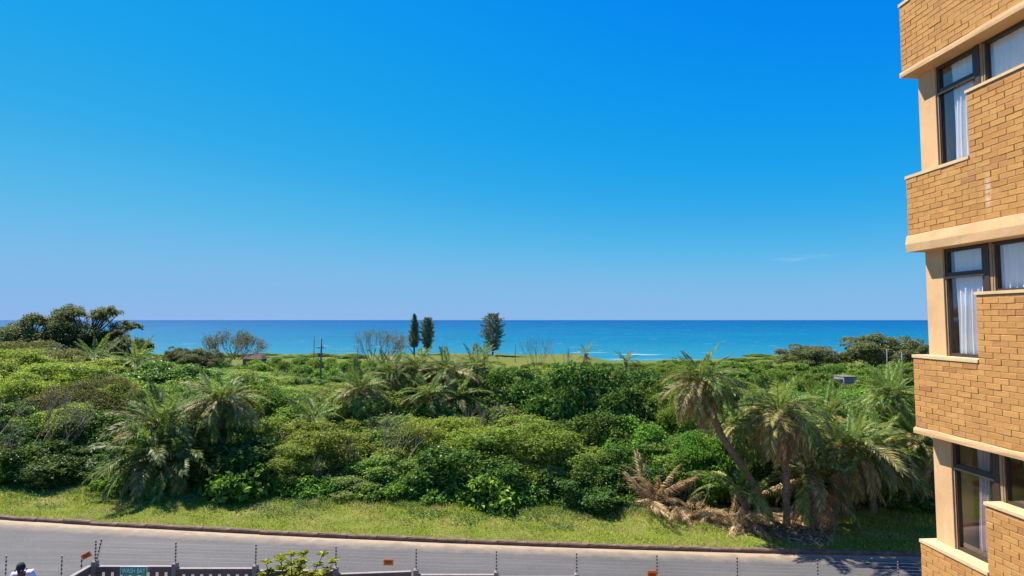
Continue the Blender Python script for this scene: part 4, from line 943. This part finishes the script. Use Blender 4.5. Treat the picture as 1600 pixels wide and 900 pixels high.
# downpipe bracket on the corner column
def curtain(s0, s1, y, z0, z1, m, label, folds=9, amp=.035, seed=0):
    rng = np.random.default_rng(seed); n = folds * 8; s = np.linspace(s0, s1, n); ph = np.linspace(0, folds * 2 * np.pi, n) + np.cumsum(rng.normal(0, .12, n))
    V = []
    for t in np.linspace(0, 1, 7):
        V.append(np.stack([s + .012 * np.sin(t * 5 + s * 9), y + amp * np.sin(ph) * (.6 + .5 * t) + .01 * np.sin(ph * .37 + t), np.full(n, z1 + (z0 - z1) * t)], -1))
    V = np.concatenate(V); i = np.arange(6)[:, None] * n; j = np.arange(n - 1)[None]
    Q = np.stack([i + j, i + j + 1, i + n + j + 1, i + n + j], -1).reshape(-1, 4)
    Mx = Matrix.Translation((bx0, by0, 0)) @ Matrix.Rotation(PHI, 4, 'Z')
    b_ = MB().add(V, Q)
    o = ob('curtain', b_.mesh('curtain', True), M[m], None); o.matrix_world = Mx
    tag(o, label, 'curtain')
names = {-3: 'ground floor', -2: 'lowest', -1: 'middle', 0: 'top', 1: 'attic'}
for k, z0, zh, z1 in cr:
    nm = {-2: 'lowest visible', -1: 'middle', 0: 'topmost'}.get(k)
    if nm is None: continue
    pk = 'curtain_pink' if k == -2 else 'curtain'
    if k == -2: curtain(.66, .86, REC + .18, z0 + .1, z1 - .03, pk, 'narrow pale curtain gathered in the narrow window of the lowest visible floor', 4, .05, 1)
    else: curtain(.6 if k == 0 else .5, 1.12, REC + .115, z0 - .1, z1 - .03, pk, 'white curtain in the narrow window of the %s floor' % nm, 6, .03, 2 + k)
    curtain(1.24 if k > -2 else 1.42, 2.6, REC + .115, zh - .4, z1 - .03, pk, 'wide %s curtain in the broad window of the %s floor' % ('pink' if k == -2 else 'white', nm), 15, .03, 5 + k)

# ------------------------------------------------------------------ fence along the road
FY = 13.0; PW = 1.8
FR_ = tag(empty('precast_fence', (-9.35, FY, 0)), 'dark precast concrete picket fence with pale coping along the road', 'fence')
def fb(nm, mb, m, parent=None): return ob(nm, mb.mesh(nm), M[m], parent or FR_)
postm = MB().box(-.05, .05, -.06, .06, -.3, 1.76).add([(-.05, -.06, 1.7601), (.05, -.06, 1.7601), (.05, .06, 1.7601), (-.05, .06, 1.7601), (0, 0, 1.785)], [], [(0, 1, 4), (1, 2, 4), (2, 3, 4), (3, 0, 4)]).mesh('post'); postm.materials.append(M['post'])
slatm = MB().box(-.056, .056, -.02, .02, .12, 1.56).mesh('slat'); slatm.materials.append(M['fence'])
def elec(parent, loc, h=.46, n=6, lean=0, leany=0, base=.1):
    sh = ob('electric_pole', MB().tube([(0, 0, -base), (lean, leany, h)], [.011, .011], 6).mesh('electric_pole'), M['steel'], parent, loc)
    for i in range(n):
        t = (i + .6) / n; ob('insulator', INS, None, sh, (lean * t, leany * t, h * t), (0, 0, 0))
    return sh
INS = MB().tube([(0, 0, -.02), (0, 0, -.008), (0, 0, .008), (0, 0, .02)], [.011, .019, .019, .011], 8).mesh('insulator', True); INS.materials.append(M['black'])
def zt_f(x): return -SL * x
for i in range(12):
    x = i * PW; gx = zt_f(-9.35 + x)
    ob('post', postm, None, FR_, (x, 0, gx)); elec(FR_, (x, 0, gx + 1.78), .44, 6, .0 if i else .0)
    if i == 11: break
    gm = zt_f(-9.35 + x + PW / 2); tl = .035 if i == 3 else 0
    bm = MB().box(-PW / 2 + .052, PW / 2 - .052, -.035, .035, 1.555, 1.665); r1 = ob('rail', bm.mesh('rail'), M['fence'], FR_, (x + PW / 2, 0, gm), (0, -tl, 0))
    ob('coping', MB().box(-PW / 2 + .052, PW / 2 - .052, -.037, .037, 1.6652, 1.677).mesh('coping'), M['rail_top'], r1)
    for q in range(9):
        ob('slat', slatm, None, FR_, (x + PW * (q + .5 + .0) / 9.0, 0, gm - (.02 if q in (0, 8) else 0)))
    ob('lower_rail', MB().box(-PW / 2 + .052, PW / 2 - .052, -.035, .035, .02, .119).mesh('lower_rail'), M['fence'], FR_, (x + PW / 2, 0, gm))
    for wv in range(6):
        h = 1.78 + .44 * (wv + .6) / 6
        a = np.array([0, 0, zt_f(-9.35 + x) + h]); b_ = np.array([PW, 0, zt_f(-9.35 + x + PW) + h])
        ob('wire', MB().tube([a, (a + b_) / 2 - [0, 0, .008], b_], .0013, 3, False).mesh('wire'), M['wire'], FR_, (x, -.024, 0))
elec(FR_, (.03, .0, zt_f(-9.35) + 1.78), .46, 6, .1, .0)
# return section towards the yard
FS = tag(empty('precast_fence', (-9.42, FY, zt_f(-9.35))), 'short dark fence section running towards the viewer from the corner post', 'fence')
for i in range(3):
    y = -.06 - i * PW
    ob('post', postm, None, FS, (-.04, y - PW, 0)) 
    r1 = ob('rail', MB().box(-.035, .035, y - PW + .062, y - .005, 1.5, 1.66).mesh('rail'), M['fence'], FS); ob('coping', MB().box(-.045, .045, y - PW + .062, y - .005, 1.6602, 1.69).mesh('coping'), M['rail_top'], r1)
    for q in range(9): ob('slat', slatm, None, FS, (0, y - PW * (q + .5) / 9 - .02, -.062), (0, 0, math.pi / 2))
    ob('lower_rail', MB().box(-.035, .035, y - PW + .062, y - .005, .0, .055).mesh('lower_rail'), M['fence'], FS)
# low gate wall further left carrying electric poles
GW = tag(empty('gate_wall', (-12.2, 13.45, zt_f(-12))), 'low wall with electric fence poles at the far left behind the person', 'wall')
ob('wall', MB().box(-3.5, 2.2, -.09, .09, -.3, .98).mesh('wall'), M['post'], GW); ob('coping', MB().box(-3.52, 2.22, -.11, .11, 0.9802, 1.01).mesh('coping'), M['rail_top'], GW)
def gp(px, pt, h=.55):
    x = at(px, pt, 13.45); return x.x + 12.2, x.z - h - zt_f(-12)
gps = []
for px, pt in ((10, 868), (97, 868), (128, 866)):
    x, z = gp(px, pt); elec(GW, (x, 0, z), .55, 6 if px < 120 else 5, base=z - .9); gps.append((x, z))
for (xa, za), (xb, zb_) in zip([(gps[0][0] - 1.6, gps[0][1])] + gps[:-1], gps):
    for wv in range(6):
        h = .55 * (wv + .6) / 6; ob('wire', MB().tube([(xa, -.024, za + h), (xb, -.024, zb_ + h)], .0013, 3, False).mesh('wire'), M['wire'], GW)
# signs
def sign(name, c, w_, h_, m, label, rot=(0, 0, 0), lines=2):
    r = tag(empty(name, c), label, 'sign'); r.rotation_euler = rot
    ob('plate', MB().box(-w_ / 2, w_ / 2, -.004, .004, -h_ / 2, h_ / 2).mesh('plate'), M[m], r)
    return r
def warn(px, py, Y, w_, h_, label, rot):
    s = sign('warning_sign', at(px, py, Y), w_, h_, 'orange', label, rot)
    ob('print', MB().box(-w_ * .36, w_ * .36, -.0062, -.0042, -h_ * .05, h_ * .22).box(-w_ * .3, w_ * .3, -.0062, -.0042, -h_ * .32, -h_ * .16).mesh('print'), M['orange_dark'], s)
warn(135, 868, 13.3, .19, .12, 'small tilted orange warning sign beside the corner poles', (0, -.45, .3))
warn(607, 878.5, 12.97, .22, .13, 'orange warning sign hung on the wires above the middle fence panel', (0, 0, 0))
warn(1019, 899, 12.97, .21, .2, 'orange warning sign at the bottom edge, hung near a thin pole', (0, 0, 0))
sg = at(209, 892, 12.92); s = sign('wash_bay_sign', sg, .6, .19, 'white', 'green WASH BAY sign with white lettering on the fence')
ob('panel', MB().box(-.288, .288, -.0065, -.0042, -.083, .083).mesh('panel'), M['green'], s)
fc = bpy.data.curves.new('lettering', 'FONT'); fc.body = 'WASH BAY'; fc.size = .15; fc.align_x = 'CENTER'; fc.align_y = 'CENTER'; fc.extrude = .001; fc.offset = .002
fo = bpy.data.objects.new('tmp', fc); COL.objects.link(fo); bpy.context.view_layer.update()
me = bpy.data.meshes.new_from_object(fo.evaluated_get(bpy.context.evaluated_depsgraph_get())); bpy.data.objects.remove(fo)
me.materials.clear(); lt = ob('lettering', me, M['white'], s, (0, -.0082, 0), (math.pi / 2, 0, 0), (.7, 1, 1))

# leafy yellow-green garden shrub before the fence
def garden_shrub(px, py, Y):
    rng = np.random.default_rng(77); c = at(px, py, Y); g = zt_f(c.x) + .03; root = tag(empty('garden_shrub', (c.x, Y, g)), 'yellow-green garden shrub with pointed leaves in front of the fence', 'shrub')
    b = MB(); P = []; N = []; A = []
    ends = [(-.72, 2.0), (-.5, 1.72), (-.4, 2.1), (-.2, 2.24), (.0, 2.32), (.16, 2.2), (.3, 2.26), (.12, 1.9), (.55, 2.12), (.72, 1.95), (.88, 2.06), (-.15, 1.8), (.35, 1.75), (-.6, 1.6), (.7, 1.6), (-.85, 1.7), (-.95, 1.5), (.05, 1.55), (-.35, 1.4)]
    for ex, ez in ends:
        e = np.array([ex * .95, rng.uniform(-.35, .35), ez - .1]); t = np.linspace(0, 1, 6)[:, None]; m_ = np.array([ex * .25, 0, ez * .6])
        Pp = 2 * t * (1 - t) * m_ + t ** 2 * e; b.tube(Pp, np.linspace(.025, .007, 6), 5)
        for tt in (.75, .88, 1.0):
            q = 2 * tt * (1 - tt) * m_ + tt ** 2 * e
            for j in range(20):
                a = rng.uniform(0, 6.28); d = np.array([math.cos(a), math.sin(a), rng.uniform(.05, 1.0)]); d /= np.linalg.norm(d)
                P.append(q + d * .075); A.append(d); N.append(np.array([-d[0] * .4, -d[1] * .4, 1.0]) + rng.normal(0, .2, 3))
    V, Q = leaves(np.array(P), np.array(N), rng.uniform(.14, .23, len(P)), .06, rng, .2, np.array(A))
    ob('stems', b.mesh('stems', True), M['bark'], root); ob('leaves', mesh('leaves', V, Q), leafmat('garden_leaf', [(0, (.12, .16, .012)), (.6, (.27, .28, .02)), (1, (.42, .4, .05))], .35, .4, .01, .05), root)
garden_shrub(458, 890, 12.55)

# ------------------------------------------------------------------ grass on the verge
def grass():
    rng = np.random.default_rng(3); n = 120000
    x = rng.uniform(-27, 18, n); o = rng.uniform(.1, 4.2, n)
    keep = ~((x > 7.5) & (rng.uniform(0, 1, n) < .8 * sm(7, 9, x) * (1 - sm(11, 13, x))) ); x = x[keep]; o = o[keep]; n = len(x)
    y = kerb_y(x) + o; z = verge_z(x, o)
    clump = .5 + .5 * np.sin(x * 3.1 + np.sin(o * 4)) * np.sin(o * 5.3 + x)
    h = (.03 + .055 * rng.uniform(0, 1, n) * (.5 + clump)) * (1 + 1.1 * sm(1.8, 3.2, o)); a = rng.uniform(0, 6.28, n); wd = rng.uniform(.008, .016, n)
    b0 = np.stack([x - np.cos(a) * wd, y - np.sin(a) * wd, z - .01], -1); b1 = np.stack([x + np.cos(a) * wd, y + np.sin(a) * wd, z - .01], -1)
    tp = np.stack([x + rng.normal(0, .04, n), y + rng.normal(0, .04, n), z + h], -1)
    V = np.stack([b0, b1, tp], 1).reshape(-1, 3)
    tag(ob('verge_grass', mesh('verge_grass', V, None, np.arange(n * 3).reshape(-1, 3)), M['grass']), 'short sunlit grass of the roadside verge', 'grass', kind='stuff')
    n = 9000; k = 260; cx = rng.uniform(-26, 9, k); co = 1.0 + 2.3 * rng.uniform(0, 1, k) ** .6; ci = rng.integers(0, k, n)
    x = cx[ci] + rng.normal(0, .28, n); o = np.clip(co[ci] + rng.normal(0, .16, n), .35, 4)
    P = np.stack([x, kerb_y(x) + o, verge_z(x, o) + rng.uniform(.02, .13, n)], -1)
    V, Q = leaves(P, rng.normal(0, .45, (n, 3)) + np.array([0, 0, 1]), rng.uniform(.05, .11, n), .05, rng)
    tag(ob('ground_cover', mesh('ground_cover', V, Q), M['weed']), 'creeping broad-leaved weeds spread over the upper verge', 'ground cover', kind='stuff')
    # fallen leaves and frond scraps on the bare earth
    n = 2600; x = rng.uniform(6.2, 12.2, n); t = rng.uniform(.02, .7, n); P = np.array([litter_pt(np.array([a]), np.array([b]))[0] for a, b in zip(x, t)]) + np.array([0, 0, .02])
    V, Q = leaves(P, rng.normal(0, .35, (n, 3)) + np.array([0, 0, 1]), rng.uniform(.08, .4, n), .03, rng)
    tag(ob('leaf_litter', mesh('leaf_litter', V, Q), M['frond_dead']), 'scattered dry leaf litter on the earth below the palms', 'leaf litter', kind='stuff')
grass()

# ------------------------------------------------------------------ person at the left edge
def person(px, py, Y):
    t = at(px, py, Y); g = zt_f(t.x) + .03; S = (t.z - g) / 1.6
    root = tag(empty('person', (t.x, Y, g), 0), 'person in a white t-shirt and dark cap bending forward by the fence', 'person'); root.scale = (S,) * 3
    def skin(name, verts, edges, rad, m, rootv=0, lv=2):
        me = bpy.data.meshes.new(name); me.from_pydata(verts, edges, []); o = bpy.data.objects.new('tmp', me); COL.objects.link(o)
        md = o.modifiers.new('s', 'SKIN'); md.use_smooth_shade = True
        for i, r in enumerate(rad): me.skin_vertices[0].data[i].radius = r if hasattr(r, '__len__') else (r, r)
        me.skin_vertices[0].data[rootv].use_root = True
        sb = o.modifiers.new('d', 'SUBSURF'); sb.levels = lv; sb.render_levels = lv
        bpy.context.view_layer.update(); out = bpy.data.meshes.new_from_object(o.evaluated_get(bpy.context.evaluated_depsgraph_get())); out.name = name; bpy.data.objects.remove(o)
        out.materials.clear(); return ob(name, out, m, root)
    sk = flat('skin_brown', (.1, .05, .032), .55, .1, 6, 0)
    J = [(0, 0, .92), (0, -.02, 1.08), (.0, -.05, 1.25), (0, -.08, 1.37), (0, -.14, 1.42), (0, -.19, 1.47), (0, -.2, 1.545),
         (.125, -.07, 1.38), (.2, -.1, 1.17), (.16, -.3, 1.02), (.13, -.37, .98),
         (-.125, -.07, 1.38), (-.2, -.1, 1.17), (-.16, -.3, 1.02), (-.13, -.37, .98),
         (.1, 0, .86), (.11, -.05, .47), (.11, 0, .08), (.12, -.13, .035),
         (-.1, 0, .86), (-.11, -.05, .47), (-.11, 0, .08), (-.12, -.13, .035)]
    E = [(0, 1), (1, 2), (2, 3), (3, 4), (4, 5), (5, 6), (3, 7), (7, 8), (8, 9), (9, 10), (3, 11), (11, 12), (12, 13), (13, 14), (0, 15), (15, 16), (16, 17), (17, 18), (0, 19), (19, 20), (20, 21), (21, 22)]
    R = [(.12, .09), (.11, .085), (.115, .09), (.08, .07), .042, (.06, .075), (.064, .08), .035, .043, .032, .03, .035, .035, .028, .026, .085, .055, .04, .035, .085, .055, .04, .035]
    for sgn in (1, -1):
        wrist = 10 if sgn > 0 else 14
        for q in range(5):
            n0 = len(J); b0 = Vector(J[wrist]); sp = (q - 2) * .02
            J += [tuple(b0 + Vector((sp, -.05, -.015 - (.02 if q == 0 else 0)))), tuple(b0 + Vector((sp * 1.3, -.1 + .02 * (q in (0, 4)), -.04)))]
            E += [(wrist, n0), (n0, n0 + 1)]; R += [.011, .008]
    skin('body', J, E, R, sk)
    skin('shirt', [(0, 0, .9), (0, -.02, 1.08), (0, -.05, 1.25), (0, -.078, 1.41), (.12, -.07, 1.385), (.175, -.09, 1.24), (-.12, -.07, 1.385), (-.175, -.09, 1.24)], [(0, 1), (1, 2), (2, 3), (3, 4), (4, 5), (3, 6), (6, 7)],
         [(.155, .12), (.145, .115), (.155, .12), (.115, .1), .075, .068, .075, .068], flat('shirt_white', (.78, .72, .74), .9, .08, 8, .2))
    skin('trousers', [(0, 0, .95), (0, 0, .88), (.105, 0, .8), (.11, -.05, .47), (.11, 0, .1), (-.105, 0, .8), (-.11, -.05, .47), (-.11, 0, .1)], [(0, 1), (1, 2), (2, 3), (3, 4), (1, 5), (5, 6), (6, 7)],
         [(.17, .13), (.16, .13), .105, .08, .062, .105, .08, .062], flat('trousers_dark', (.03, .032, .045), .9, .15, 8, .2))
    # knitted cap: dome with rolled brim
    b = MB(); n = 16; prof = [(.0, .118), (.05, .112), (.085, .085), (.1, .045), (.104, .0), (.112, -.004), (.112, -.035), (.1, -.035)]
    V = [(r * math.cos(a) * .9, r * math.sin(a) * 1.08, z) for r, z in prof for a in np.arange(n) / n * 6.2832]
    Q = [(i * n + j, i * n + (j + 1) % n, (i + 1) * n + (j + 1) % n, (i + 1) * n + j) for i in range(len(prof) - 1) for j in range(n)]
    b.add(V, Q); o = ob('cap', b.mesh('cap', True), flat('cap_dark', (.03, .035, .035), .95, .2, 20, .4), root, (0, -.195, 1.55), (.3, 0, 0), .74)
    fm = MB(); fm.tube([(0, -.28, 1.51), (0, -.307, 1.48), (0, -.29, 1.47)], [.01, .018, .012], 6); ob('nose', fm.mesh('nose', True), sk, root)
    for sx in (-1, 1):
        ob('ear', MB().tube([(sx * .08, -.185, 1.505), (sx * .092, -.175, 1.49), (sx * .085, -.18, 1.465)], [.012, .018, .01], 6).mesh('ear', True), sk, root)
        ob('eye', MB().tube([(sx * .032, -.278, 1.515), (sx * .032, -.289, 1.514)], [.012, .006], 8).mesh('eye', True), M['white'], root)
    ob('mouth', MB().tube([(-.025, -.282, 1.443), (0, -.289, 1.441), (.025, -.282, 1.443)], [.004, .008, .004], 6).mesh('mouth', True), flat('lips', (.12, .04, .035), .5, .1, 5, 0), root)
    root.rotation_euler = (0, 0, .45)
person(38, 876, 12.75)

# ------------------------------------------------------------------ labels that still coincide: count them off from the left
ORD = ['leftmost', 'second', 'third', 'fourth', 'fifth', 'sixth', 'seventh', 'eighth', 'ninth', 'tenth', 'eleventh', 'twelfth', 'thirteenth', 'fourteenth', 'fifteenth', 'sixteenth', 'seventeenth', 'eighteenth', 'nineteenth', 'twentieth']
TENS = {20: 'twenty', 30: 'thirty', 40: 'forty', 50: 'fifty', 60: 'sixty', 70: 'seventy', 80: 'eighty', 90: 'ninety'}
def ordinal(i):
    if i < 20: return ORD[i]
    if (i + 1) % 10 == 0: return TENS[i + 1][:-1] + 'ieth'
    return TENS[(i + 1) // 10 * 10] + '-' + (ORD[(i + 1) % 10 - 1] if (i + 1) % 10 > 1 else 'first')
by = {}
for o in COL.objects:
    if o.parent is None and 'label' in o: by.setdefault(o['label'], []).append(o)
for lab, obs in by.items():
    if len(obs) > 1:
        obs.sort(key=lambda o: o.location.x / max(1, o.location.y))
        for i, o in enumerate(obs): o['label'] = lab + ', ' + ('leftmost' if i == 0 else ordinal(i) + ' from left')
